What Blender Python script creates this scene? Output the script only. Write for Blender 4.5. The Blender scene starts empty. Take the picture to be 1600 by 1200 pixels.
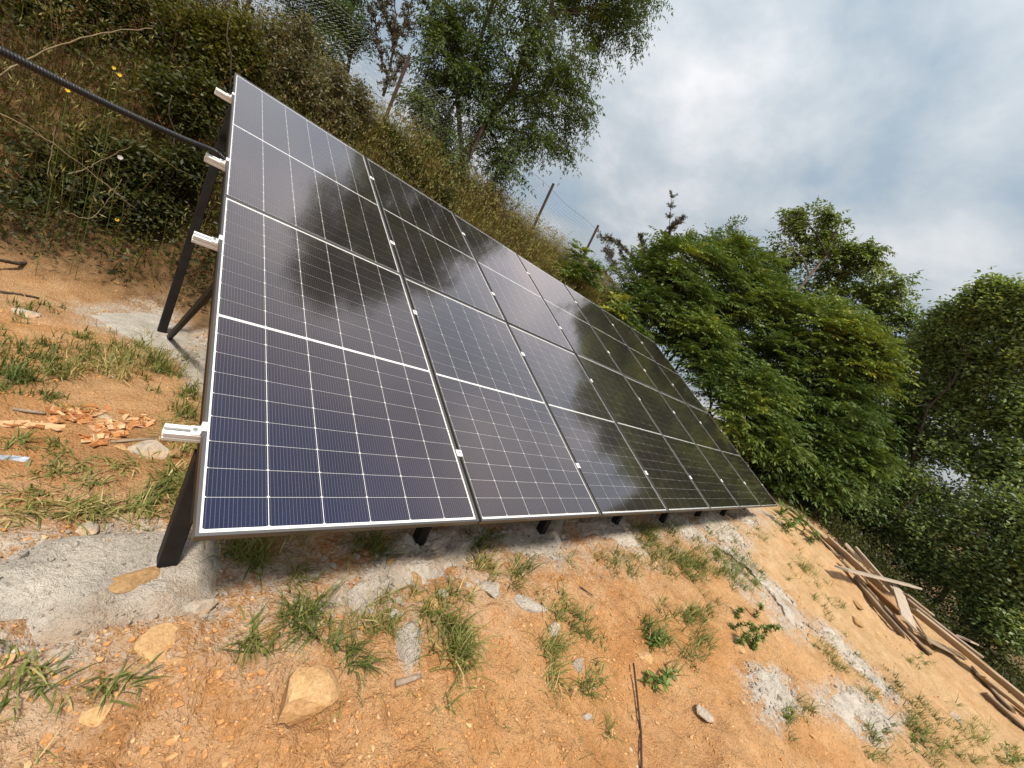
import bpy, bmesh, math
import numpy as np
from mathutils import Matrix, Vector, Quaternion

scn = bpy.context.scene
COL = scn.collection

# ------------------------------------------------------------------ camera
CAM = np.array([-0.2993, -1.1965, 0.9740])
RIGHT = np.array([0.6771, -0.6011, 0.4246])
DOWN = np.array([0.2012, -0.4037, -0.8925])
FWD = np.array([0.7079, 0.6897, -0.1524])
FPX = 632.8
cam = bpy.data.cameras.new('camera')
cam.sensor_width = 36.0
cam.lens = 36.0 * FPX / 1600.0
cam.clip_start = 0.02
cam.clip_end = 3000
cam_ob = bpy.data.objects.new('camera', cam)
COL.objects.link(cam_ob)
mw = Matrix.Identity(4)
for i in range(3):
    mw[i][0] = RIGHT[i]; mw[i][1] = -DOWN[i]; mw[i][2] = -FWD[i]; mw[i][3] = CAM[i]
cam_ob.matrix_world = mw
scn.camera = cam_ob

# ------------------------------------------------------------------ light
SUN_DIR = np.array([-0.30, -0.46, 0.84]); SUN_DIR /= np.linalg.norm(SUN_DIR)
sun = bpy.data.lights.new('sun', 'SUN')
sun.energy = 2.5
sun.angle = math.radians(9)
sun.color = (1.0, 0.90, 0.76)
sun_ob = bpy.data.objects.new('sun', sun)
COL.objects.link(sun_ob)
sun_ob.rotation_mode = 'QUATERNION'
sun_ob.rotation_quaternion = Vector(SUN_DIR).to_track_quat('Z', 'Y')
sun_ob.location = (3, -6, 12)

world = bpy.data.worlds.new('World')
scn.world = world
world.use_nodes = True
wt = world.node_tree
wt.nodes.clear()
def wn(t, **k):
    n = wt.nodes.new(t)
    for a, b in k.items(): setattr(n, a, b)
    return n
def wl(a, b): wt.links.new(a, b)
w_out = wn('ShaderNodeOutputWorld')
w_bg = wn('ShaderNodeBackground'); w_bg.inputs['Strength'].default_value = 0.1
sky = wn('ShaderNodeTexSky', sky_type='NISHITA', sun_disc=False)
sky.sun_elevation = math.asin(SUN_DIR[2])
sky.sun_rotation = math.atan2(SUN_DIR[0], SUN_DIR[1])
tc = wn('ShaderNodeTexCoord')
sep = wn('ShaderNodeSeparateXYZ'); wl(tc.outputs['Generated'], sep.inputs[0])
zmx = wn('ShaderNodeMath', operation='MAXIMUM'); wl(sep.outputs[2], zmx.inputs[0]); zmx.inputs[1].default_value = 0.0
zad = wn('ShaderNodeMath', operation='ADD'); wl(zmx.outputs[0], zad.inputs[0]); zad.inputs[1].default_value = 0.35
dx = wn('ShaderNodeMath', operation='DIVIDE'); wl(sep.outputs[0], dx.inputs[0]); wl(zad.outputs[0], dx.inputs[1])
dy = wn('ShaderNodeMath', operation='DIVIDE'); wl(sep.outputs[1], dy.inputs[0]); wl(zad.outputs[0], dy.inputs[1])
cmb = wn('ShaderNodeCombineXYZ'); wl(dx.outputs[0], cmb.inputs[0]); wl(dy.outputs[0], cmb.inputs[1])
cmb.inputs[2].default_value = 5.3
cn = wn('ShaderNodeTexNoise'); cn.inputs['Scale'].default_value = 2.3; cn.inputs['Detail'].default_value = 7
cn.inputs['Roughness'].default_value = 0.55; cn.inputs['Distortion'].default_value = 0.1
wl(cmb.outputs[0], cn.inputs['Vector'])
cr = wn('ShaderNodeValToRGB'); wl(cn.outputs['Fac'], cr.inputs[0])
cr.color_ramp.elements[0].position = 0.38; cr.color_ramp.elements[0].color = (0.42, 0.51, 0.58, 1)
cr.color_ramp.elements[1].position = 0.70; cr.color_ramp.elements[1].color = (0.93, 0.93, 0.94, 1)
e = cr.color_ramp.elements.new(0.51); e.color = (0.58, 0.64, 0.69, 1)
cmul = wn('ShaderNodeVectorMath', operation='SCALE'); wl(cr.outputs[0], cmul.inputs[0]); cie = wn('ShaderNodeMapRange'); wl(zmx.outputs[0], cie.inputs[0]); cie.inputs[3].default_value = 3.0; cie.inputs[4].default_value = 6.8
wl(cie.outputs[0], cmul.inputs['Scale'])
cf = wn('ShaderNodeMapRange'); wl(cn.outputs['Fac'], cf.inputs[0])
cf.inputs[1].default_value = 0.30; cf.inputs[2].default_value = 0.48; cf.inputs[3].default_value = 0.80; cf.inputs[4].default_value = 0.97
cmx = wn('ShaderNodeMix', data_type='RGBA'); wl(cf.outputs[0], cmx.inputs[0])
wl(sky.outputs[0], cmx.inputs[6]); wl(cmul.outputs[0], cmx.inputs[7])
wl(cmx.outputs[2], w_bg.inputs['Color']); wl(w_bg.outputs[0], w_out.inputs[0])

vs = scn.view_settings
vs.view_transform = 'Standard'; vs.look = 'None'; vs.gamma = 1.0; vs.use_curve_mapping = False
vs.exposure = 1.1

# ------------------------------------------------------------------ helpers
def nrm(v):
    v = np.asarray(v, float)
    return v / (np.linalg.norm(v, axis=-1, keepdims=True) + 1e-12)

_tab = np.random.default_rng(7).random((16, 256, 256))
def vnoise(x, y, seed=0):
    t = _tab[seed % 16]
    x = np.asarray(x, float); y = np.asarray(y, float)
    xi = np.floor(x).astype(int); yi = np.floor(y).astype(int)
    fx = x - xi; fy = y - yi
    fx = fx * fx * fx * (fx * (fx * 6 - 15) + 10); fy = fy * fy * fy * (fy * (fy * 6 - 15) + 10)
    a = t[xi & 255, yi & 255]; b = t[(xi + 1) & 255, yi & 255]
    c = t[xi & 255, (yi + 1) & 255]; d = t[(xi + 1) & 255, (yi + 1) & 255]
    return (a * (1 - fx) + b * fx) * (1 - fy) + (c * (1 - fx) + d * fx) * fy * 1.0 - 0.5
def fbm(x, y, f, o, seed=0, g=0.5):
    r = 0; a = 1.0
    for k in range(o):
        r = r + a * vnoise(x * f + 17.3 * k, y * f - 9.1 * k, seed + k); f *= 2.03; a *= g
    return r
def sstep(a, b, x):
    t = np.clip((x - a) / (b - a), 0, 1); return t * t * (3 - 2 * t)
def splus(x, k): return k * np.logaddexp(0, np.asarray(x, float) / k)

def terrain(x, y, fine=True):
    x = np.asarray(x, float); y = np.asarray(y, float)
    ye = y - 0.12 * vnoise(x * 0.9, y * 0 + 3.3, 3)
    z = -0.47 - 0.25 * splus(0.12 - ye, 0.10)
    z = z + 0.06 * splus(x - 7.0, 0.5) * (1 - sstep(2.5, 5.0, y))
    z = z - 0.42 * splus(x - 12.6 - 0.5 * vnoise(y * .6, y * 0, 5), 0.35)
    # bank behind the panels
    t = (y - 4.15 - 0.25 * vnoise(x * 0.7, y * 0.3, 4)) / 2.75
    bank = 3.25 * (splus(t, 0.05) - splus(t - 1.0, 0.07)) + 0.10 * splus(y - 7.2, 0.4)
    z = z + bank * (1 - 0.75 * sstep(10.5, 17, x))
    z = z - 0.35 * splus(-y - 9, 1.0) * 0.6
    z = z + 0.09 * fbm(x, y, 0.55, 2, 8) * sstep(-.4, 1.5, np.abs(y - 0.6))
    # clods and furrows
    rough = 0.4 + 0.6 * (1 - sstep(0.5, 1.6, y))
    z = z + 0.055 * fbm(x, y, 2.3, 3, 1) * rough
    dn = 1 - sstep(-0.15, 0.25, y)
    z = z + dn * 0.055 * fbm(x * 5.0 + 1.2 * vnoise(x * 2, y * 2, 6), y * 1.3, 1.0, 3, 4) 
    if fine:
        cl = fbm(x, y, 9.0, 3, 5)
        z = z + rough * (0.038 * np.maximum(cl, -0.12) + 0.016 * np.abs(fbm(x, y, 22.0, 2, 9)))
        z = z + 0.004 * fbm(x, y, 70, 2, 2)
        msk = sstep(0.05, 0.35, fbm(x, y, 1.3, 2, 11))
        z = z + rough * 0.018 * msk * np.abs(fbm(x, y, 30, 2, 12))
    z = np.where(z < -9, -9 + 0 * z, z)
    return z

def ray(px, py):
    d = RIGHT * ((px - 800) / FPX) + DOWN * ((py - 600) / FPX) + FWD
    return d / np.linalg.norm(d)
def aty(px, py, Y):
    d = ray(px, py); return CAM + d * (Y - CAM[1]) / d[1]
def atx(px, py, X):
    d = ray(px, py); return CAM + d * (X - CAM[0]) / d[0]
_S = np.exp(np.linspace(math.log(0.6), math.log(45), 2600))
def at(px, py, lift=0.0, fine=False):
    """point of the terrain that lies in this direction"""
    d = ray(px, py)
    P = CAM + _S[:, None] * d
    g = P[:, 2] - (terrain(P[:, 0], P[:, 1], fine) + lift)
    i = np.argmax(g < 0)
    if g[i] >= 0: i = len(_S) - 1
    u = g[i - 1] / (g[i - 1] - g[i] + 1e-9)
    return P[i - 1] * (1 - u) + P[i] * u

class MB:
    def __init__(s): s.V = []; s.Q = []; s.T = []; s.A = []; s.n = 0
    def add(s, V, Q=None, T=None, tint=0.5):
        V = np.asarray(V, float).reshape(-1, 3)
        s.V.append(V)
        if Q is not None and len(Q): s.Q.append(np.asarray(Q, int).reshape(-1, 4) + s.n)
        if T is not None and len(T): s.T.append(np.asarray(T, int).reshape(-1, 3) + s.n)
        s.A.append(np.broadcast_to(np.asarray(tint, float), (len(V),)))
        s.n += len(V)
    def build(s, name, mat, parent=None, smooth=False, origin=None):
        V = np.concatenate(s.V) if s.V else np.zeros((0, 3))
        if origin is not None: V = V - np.asarray(origin, float)
        Q = np.concatenate(s.Q) if s.Q else np.zeros((0, 4), int)
        T = np.concatenate(s.T) if s.T else np.zeros((0, 3), int)
        me = bpy.data.meshes.new(name)
        me.vertices.add(len(V)); me.vertices.foreach_set('co', V.ravel())
        nl = Q.size + T.size
        me.loops.add(nl); me.polygons.add(len(Q) + len(T))
        me.loops.foreach_set('vertex_index', np.concatenate([Q.ravel(), T.ravel()]).astype(np.int32))
        st = np.concatenate([np.arange(len(Q)) * 4, Q.size + np.arange(len(T)) * 3]).astype(np.int32)
        me.polygons.foreach_set('loop_start', st)
        me.update(calc_edges=True)
        a = me.attributes.new('tint', 'FLOAT', 'POINT')
        a.data.foreach_set('value', np.concatenate(s.A))
        me.polygons.foreach_set('use_smooth', np.full(len(me.polygons), bool(smooth)))
        me.materials.append(mat)
        o = bpy.data.objects.new(name, me); COL.objects.link(o)
        if parent is not None: o.parent = parent
        if origin is not None and parent is None: o.location = origin
        return o

def tag(o, label=None, cat=None, group=None, kind=None):
    if label: o['label'] = label
    if cat: o['category'] = cat
    if group: o['group'] = group
    if kind: o['kind'] = kind
    return o
def empty(name, loc, label, cat, group=None):
    o = bpy.data.objects.new(name, None); COL.objects.link(o); o.location = loc
    o.empty_display_size = 0.1
    return tag(o, label, cat, group)
def bxv(x0, x1, y0, y1, z0, z1):
    V = np.array([[x, y, z] for z in (z0, z1) for y in (y0, y1) for x in (x0, x1)], float)
    Q = [[0, 2, 3, 1], [4, 5, 7, 6], [0, 1, 5, 4], [2, 6, 7, 3], [0, 4, 6, 2], [1, 3, 7, 5]]
    return V, Q
def bar(p0, p1, w, h, up=(0, 0, 1), bev=0.0):
    """box-section bar from p0 to p1, w across, h along up, chamfered edges"""
    p0 = np.asarray(p0, float); p1 = np.asarray(p1, float)
    d = nrm(p1 - p0); s = nrm(np.cross(d, up)); u = np.cross(s, d)
    a, b = w / 2, h / 2
    if bev > 0:
        c = bev
        pr = [(-a + c, -b), (a - c, -b), (a, -b + c), (a, b - c), (a - c, b), (-a + c, b), (-a, b - c), (-a, -b + c)]
    else: pr = [(-a, -b), (a, -b), (a, b), (-a, b)]
    n = len(pr)
    V = [p + s * i + u * j for p in (p0, p1) for i, j in pr]
    Q = [[k, (k + 1) % n, n + (k + 1) % n, n + k] for k in range(n)]
    T = [[0, k + 1, k] for k in range(1, n - 1)] + [[n, n + k, n + k + 1] for k in range(1, n - 1)]
    return np.array(V), Q, T
def tube(P, R, n=6):
    P = np.asarray(P, float); m = len(P)
    R = np.broadcast_to(np.asarray(R, float), (m,))
    D = nrm(np.gradient(P, axis=0))
    ref = np.array([0.31, 0.17, 0.93]) if abs(D[0][2]) < 0.9 else np.array([0.9, 0.3, 0.1])
    S = nrm(np.cross(D, ref)); U = np.cross(S, D)
    a = np.arange(n) * 2 * math.pi / n
    V = (P[:, None] + R[:, None, None] * (np.cos(a)[None, :, None] * S[:, None] + np.sin(a)[None, :, None] * U[:, None])).reshape(-1, 3)
    i = np.arange(m - 1)[:, None] * n; k = np.arange(n)[None]; k2 = (k + 1) % n
    Q = np.stack([i + k, i + k2, i + n + k2, i + n + k], -1).reshape(-1, 4)
    T = [[0, j + 1, j] for j in range(1, n - 1)] + [[(m - 1) * n, (m - 1) * n + j, (m - 1) * n + j + 1] for j in range(1, n - 1)]
    return V, Q, T
def bez(p0, p1, p2, n=6):
    t = np.linspace(0, 1, n)[:, None]
    return (1 - t) ** 2 * np.asarray(p0) + 2 * t * (1 - t) * np.asarray(p1) + t * t * np.asarray(p2)

# ------------------------------------------------------------------ materials
def newmat(name):
    m = bpy.data.materials.new(name); m.use_nodes = True
    nt = m.node_tree
    return m, nt, nt.nodes['Principled BSDF'], nt.nodes['Material Output']
class G:
    """tiny node-graph writer"""
    def __init__(s, nt): s.nt = nt
    def n(s, t, **k):
        x = s.nt.nodes.new(t)
        for a, b in k.items(): setattr(x, a, b)
        return x
    def l(s, a, b): s.nt.links.new(a, b)
    def noise(s, scale, detail=4, rough=0.55, vec=None, dist=0.0):
        x = s.n('ShaderNodeTexNoise')
        x.inputs['Scale'].default_value = scale; x.inputs['Detail'].default_value = detail
        x.inputs['Roughness'].default_value = rough; x.inputs['Distortion'].default_value = dist
        if vec is not None: s.l(vec, x.inputs['Vector'])
        return x.outputs['Fac']
    def ramp(s, fac, *els):
        x = s.n('ShaderNodeValToRGB'); s.l(fac, x.inputs[0]); r = x.color_ramp
        while len(r.elements) < len(els): r.elements.new(0.5)
        for e, (p, c) in zip(r.elements, els):
            e.position = p; e.color = (*c, 1) if len(c) == 3 else c
        return x.outputs[0]
    def mix(s, f, a, b, mode='MIX'):
        x = s.n('ShaderNodeMix', data_type='RGBA', blend_type=mode)
        for v, i in ((f, 0), (a, 6), (b, 7)):
            if isinstance(v, (int, float)): x.inputs[i].default_value = v
            elif isinstance(v, tuple): x.inputs[i].default_value = (*v, 1)
            else: s.l(v, x.inputs[i])
        return x.outputs[2]
    def math(s, op, a, b=None):
        x = s.n('ShaderNodeMath', operation=op)
        for v, i in ((a, 0), (b, 1)):
            if v is None: continue
            if isinstance(v, (int, float)): x.inputs[i].default_value = v
            else: s.l(v, x.inputs[i])
        return x.outputs[0]
    def rng(s, f, a, b, c, d):
        x = s.n('ShaderNodeMapRange'); s.l(f, x.inputs[0])
        for i, v in enumerate((a, b, c, d)): x.inputs[i + 1].default_value = v
        return x.outputs[0]
    def bump(s, h, strength, dist, bsdf, nrmin=None):
        x = s.n('ShaderNodeBump'); x.inputs['Strength'].default_value = strength; x.inputs['Distance'].default_value = dist
        s.l(h, x.inputs['Height'])
        if nrmin is not None: s.l(nrmin, x.inputs['Normal'])
        if bsdf is not None: s.l(x.outputs[0], bsdf.inputs['Normal'])
        return x.outputs[0]
    def coord(s, which='Object'): return s.n('ShaderNodeTexCoord').outputs[which]
    def pos(s): return s.n('ShaderNodeNewGeometry').outputs['Position']
    def attr(s, name):
        return s.n('ShaderNodeAttribute', attribute_name=name).outputs

def m_leaf(name, stops, transl=0.35, rough=0.5, spec=0.35):
    m, nt, b, out = newmat(name); g = G(nt)
    t = g.attr('tint')['Fac']
    c = g.ramp(t, *stops)
    g.l(c, b.inputs['Base Color']); b.inputs['Roughness'].default_value = rough
    b.inputs['Specular IOR Level'].default_value = spec
    tr = g.n('ShaderNodeBsdfTranslucent')
    c2 = g.mix(1.0, c, (1.25, 1.15, 0.5), 'MULTIPLY'); g.l(c2, tr.inputs['Color'])
    mx = g.n('ShaderNodeMixShader'); mx.inputs[0].default_value = transl
    g.l(b.outputs[0], mx.inputs[1]); g.l(tr.outputs[0], mx.inputs[2]); g.l(mx.outputs[0], out.inputs[0])
    return m
def m_simple(name, col, rough=0.6, metal=0.0, var=0.15, scale=30, bump=0.0, spec=0.5):
    m, nt, b, out = newmat(name); g = G(nt)
    v = g.coord('Object')
    n = g.noise(scale, 4, vec=v)
    lo = tuple(c * (1 - var) for c in col); hi = tuple(min(1, c * (1 + var)) for c in col)
    g.l(g.ramp(n, (0.3, lo), (0.7, hi)), b.inputs['Base Color'])
    b.inputs['Roughness'].default_value = rough; b.inputs['Metallic'].default_value = metal
    b.inputs['Specular IOR Level'].default_value = spec
    if bump: g.bump(g.noise(scale * 2, 4, vec=v), bump, 0.01, b)
    return m

def m_ground():
    m, nt, b, out = newmat('orange_soil'); g = G(nt)
    p = g.pos(); z = g.attr('zone')['Color']
    zs = g.n('ShaderNodeSeparateColor'); g.l(z, zs.inputs[0])
    big = g.noise(0.9, 5, 0.6, p); mid = g.noise(7, 6, 0.62, p); fin = g.noise(55, 5, 0.65, p); gr = g.noise(260, 3, 0.6, p)
    c = g.ramp(big, (0.34, (0.48, 0.225, 0.085)), (0.50, (0.60, 0.335, 0.155)), (0.64, (0.67, 0.425, 0.235)))
    c2 = g.ramp(mid, (0.30, (0.40, 0.185, 0.065)), (0.5, (0.55, 0.29, 0.12)), (0.72, (0.66, 0.41, 0.21)))
    c = g.mix(0.55, c, c2)
    damp = g.rng(g.noise(1.7, 6, 0.68, p, 0.5), 0.50, 0.66, 0.0, 0.55)
    c = g.mix(damp, c, (0.36, 0.165, 0.062))
    pale = g.ramp(mid, (0.3, (0.50, 0.33, 0.17)), (0.7, (0.66, 0.47, 0.28)))
    c = g.mix(zs.outputs[1], c, pale)
    hum = g.ramp(mid, (0.3, (0.055, 0.035, 0.018)), (0.7, (0.20, 0.125, 0.06)))
    hf = g.math('MULTIPLY', zs.outputs[0], g.rng(fin, 0.3, 0.6, 0.75, 1.0))
    c = g.mix(hf, c, hum)
    grey = g.ramp(fin, (0.3, (0.40, 0.35, 0.29)), (0.7, (0.64, 0.57, 0.49)))
    gf = g.math('MULTIPLY', zs.outputs[2], g.rng(g.math('ADD', g.math('MULTIPLY', mid, 0.6), g.math('MULTIPLY', fin, 0.4)), 0.42, 0.56, 0.0, 1.0))
    c = g.mix(gf, c, grey)
    c = g.mix(0.75, c, g.ramp(fin, (0.25, (0.48, 0.42, 0.37)), (0.46, (1, 1, 1)), (0.8, (1.2, 1.18, 1.15))), 'MULTIPLY')
    vo = g.n('ShaderNodeTexVoronoi', feature='F1'); vo.inputs['Scale'].default_value = 85; g.l(p, vo.inputs['Vector'])
    sp = g.rng(vo.outputs['Distance'], 0.0, 0.55, 1.0, 0.0)
    g.l(c, b.inputs['Base Color'])
    b.inputs['Roughness'].default_value = 0.95; b.inputs['Specular IOR Level'].default_value = 0.12
    h = g.math('ADD', g.math('MULTIPLY', fin, 1.0), g.math('MULTIPLY', gr, 0.45))
    h = g.math('ADD', h, g.math('MULTIPLY', sp, 0.35))
    g.bump(h, 1.0, 0.022, b)
    return m
def m_concrete(name='rough_concrete', base=(0.70, 0.635, 0.555)):
    m, nt, b, out = newmat(name); g = G(nt); p = g.pos()
    n1 = g.noise(6, 5, 0.6, p); n2 = g.noise(60, 5, 0.7, p); n3 = g.noise(180, 3, 0.7, p)
    c = g.ramp(n1, (0.28, tuple(k * 0.72 for k in base)), (0.55, base), (0.75, tuple(k * 1.22 for k in base)))
    c = g.mix(g.rng(g.noise(2.1, 4, 0.6, p), 0.55, 0.72, 0, 0.65), c, (0.50, 0.30, 0.15))
    c = g.mix(0.85, c, g.ramp(n2, (0.30, (0.50, 0.47, 0.44)), (0.44, (0.97, 0.96, 0.95)), (0.75, (1.12, 1.12, 1.12))), 'MULTIPLY')
    g.l(c, b.inputs['Base Color']); b.inputs['Roughness'].default_value = 0.92; b.inputs['Specular IOR Level'].default_value = 0.2
    g.bump(g.math('ADD', n2, g.math('MULTIPLY', n3, 0.5)), 1.0, 0.03, b)
    return m
def m_rock(name, a, b_, stain=(0.50, 0.28, 0.11), sf=0.5):
    m, nt, b, out = newmat(name); g = G(nt); p = g.coord('Object')
    n1 = g.noise(14, 6, 0.62, p, 0.4); n2 = g.noise(90, 4, 0.65, p)
    c = g.ramp(n1, (0.3, a), (0.68, b_))
    c = g.mix(g.rng(g.noise(8, 3, 0.5, p), 0.42, 0.62, 0, sf), c, stain)
    c = g.mix(0.7, c, g.ramp(n2, (0.3, (0.6, 0.58, 0.55)), (0.6, (1.1, 1.1, 1.1))), 'MULTIPLY')
    g.l(c, b.inputs['Base Color']); b.inputs['Roughness'].default_value = 0.9; b.inputs['Specular IOR Level'].default_value = 0.2
    g.bump(g.math('ADD', n1, g.math('MULTIPLY', n2, 0.4)), 0.8, 0.012, b)
    return m
def m_wood(name, a, b_, dirt=0.4):
    m, nt, b, out = newmat(name); g = G(nt)
    mp = g.n('ShaderNodeMapping'); g.l(g.coord('Object'), mp.inputs[0]); mp.inputs['Scale'].default_value = (1.2, 26, 26)
    gr = g.noise(2.2, 6, 0.65, mp.outputs[0], 0.6)
    c = g.ramp(gr, (0.28, a), (0.52, tuple((i + j) / 2 for i, j in zip(a, b_))), (0.75, b_))
    d = g.noise(4, 4, 0.6, g.coord('Object'))
    c = g.mix(g.rng(d, 0.45, 0.68, 0, dirt), c, (0.20, 0.145, 0.10))
    oi = g.n('ShaderNodeObjectInfo').outputs['Random']
    c = g.mix(1.0, c, g.ramp(oi, (0.0, (0.78, 0.76, 0.74)), (1.0, (1.12, 1.08, 1.02))), 'MULTIPLY')
    g.l(c, b.inputs['Base Color']); b.inputs['Roughness'].default_value = 0.82; b.inputs['Specular IOR Level'].default_value = 0.2
    g.bump(gr, 0.5, 0.01, b)
    return m
def m_bark(name, a, b_):
    m, nt, b, out = newmat(name); g = G(nt)
    mp = g.n('ShaderNodeMapping'); g.l(g.coord('Object'), mp.inputs[0]); mp.inputs['Scale'].default_value = (9, 9, 2.5)
    n = g.noise(3, 6, 0.65, mp.outputs[0])
    g.l(g.ramp(n, (0.32, a), (0.68, b_)), b.inputs['Base Color']); b.inputs['Roughness'].default_value = 0.9
    g.bump(n, 0.7, 0.02, b)
    return m
def m_cell():
    """monocrystalline silicon under a thin nitride film, with printed busbar wires"""
    m, nt, b, out = newmat('silicon_cell'); g = G(nt)
    uv = g.n('ShaderNodeUVMap', uv_map='UVMap').outputs[0]
    s = g.n('ShaderNodeSeparateXYZ'); g.l(uv, s.inputs[0])
    fr = g.math('FRACT', g.math('MULTIPLY', s.outputs[0], 15.0))
    dist = g.math('ABSOLUTE', g.math('SUBTRACT', fr, 0.5))
    wire = g.math('LESS_THAN', dist, 0.042)
    oi = g.n('ShaderNodeObjectInfo').outputs['Random']
    lw = g.n('ShaderNodeLayerWeight'); lw.inputs[0].default_value = 0.5       # the nitride film shifts from blue to brown-black off axis
    film = g.ramp(lw.outputs['Facing'], (0.13, (0.006, 0.013, 0.050)), (0.24, (0.010, 0.010, 0.034)), (0.36, (0.014, 0.008, 0.015)), (0.5, (0.010, 0.005, 0.007)))
    ink = g.mix(1.0, film, g.mix(oi, (0.82, 0.82, 0.82), (1.1, 1.1, 1.1)), 'MULTIPLY')
    c = g.mix(wire, ink, (0.13, 0.13, 0.15))
    g.l(c, b.inputs['Base Color'])
    b.inputs['Roughness'].default_value = 0.35
    b.inputs['Specular IOR Level'].default_value = 0.10
    return m
def m_glass():
    m, nt, b, out = newmat('panel_glass'); g = G(nt); nt.nodes.remove(b)
    p = g.pos()
    lw = g.n('ShaderNodeLayerWeight'); lw.inputs[0].default_value = 0.5        # coated glass: almost no reflection head-on, strong at a slant
    fr = g.math('ADD', g.math('MULTIPLY', g.math('POWER', lw.outputs['Facing'], 2.1), 0.97), 0.014)
    gl = g.n('ShaderNodeBsdfGlossy'); gl.inputs['Color'].default_value = (1.0, 0.875, 0.865, 1)
    g.l(g.rng(g.noise(2.2, 4, 0.6, p), 0.35, 0.7, 0.075, 0.115), gl.inputs['Roughness'])
    tr = g.n('ShaderNodeBsdfTransparent'); tr.inputs['Color'].default_value = (0.98, 0.985, 0.98, 1)
    mx = g.n('ShaderNodeMixShader'); g.l(fr, mx.inputs[0])
    g.l(tr.outputs[0], mx.inputs[1]); g.l(gl.outputs[0], mx.inputs[2])
    # a film of dust on the pane
    df = g.n('ShaderNodeBsdfDiffuse'); df.inputs['Color'].default_value = (0.42, 0.37, 0.32, 1)
    du = g.math('MULTIPLY', g.rng(g.noise(3.0, 6, 0.7, p), 0.42, 0.75, 0.003, 0.018), g.rng(g.noise(120, 2, 0.5, p), 0.3, 0.7, 0.6, 1.4))
    m2 = g.n('ShaderNodeMixShader'); g.l(du, m2.inputs[0]); g.l(mx.outputs[0], m2.inputs[1]); g.l(df.outputs[0], m2.inputs[2])
    g.l(m2.outputs[0], out.inputs[0])
    return m

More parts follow.
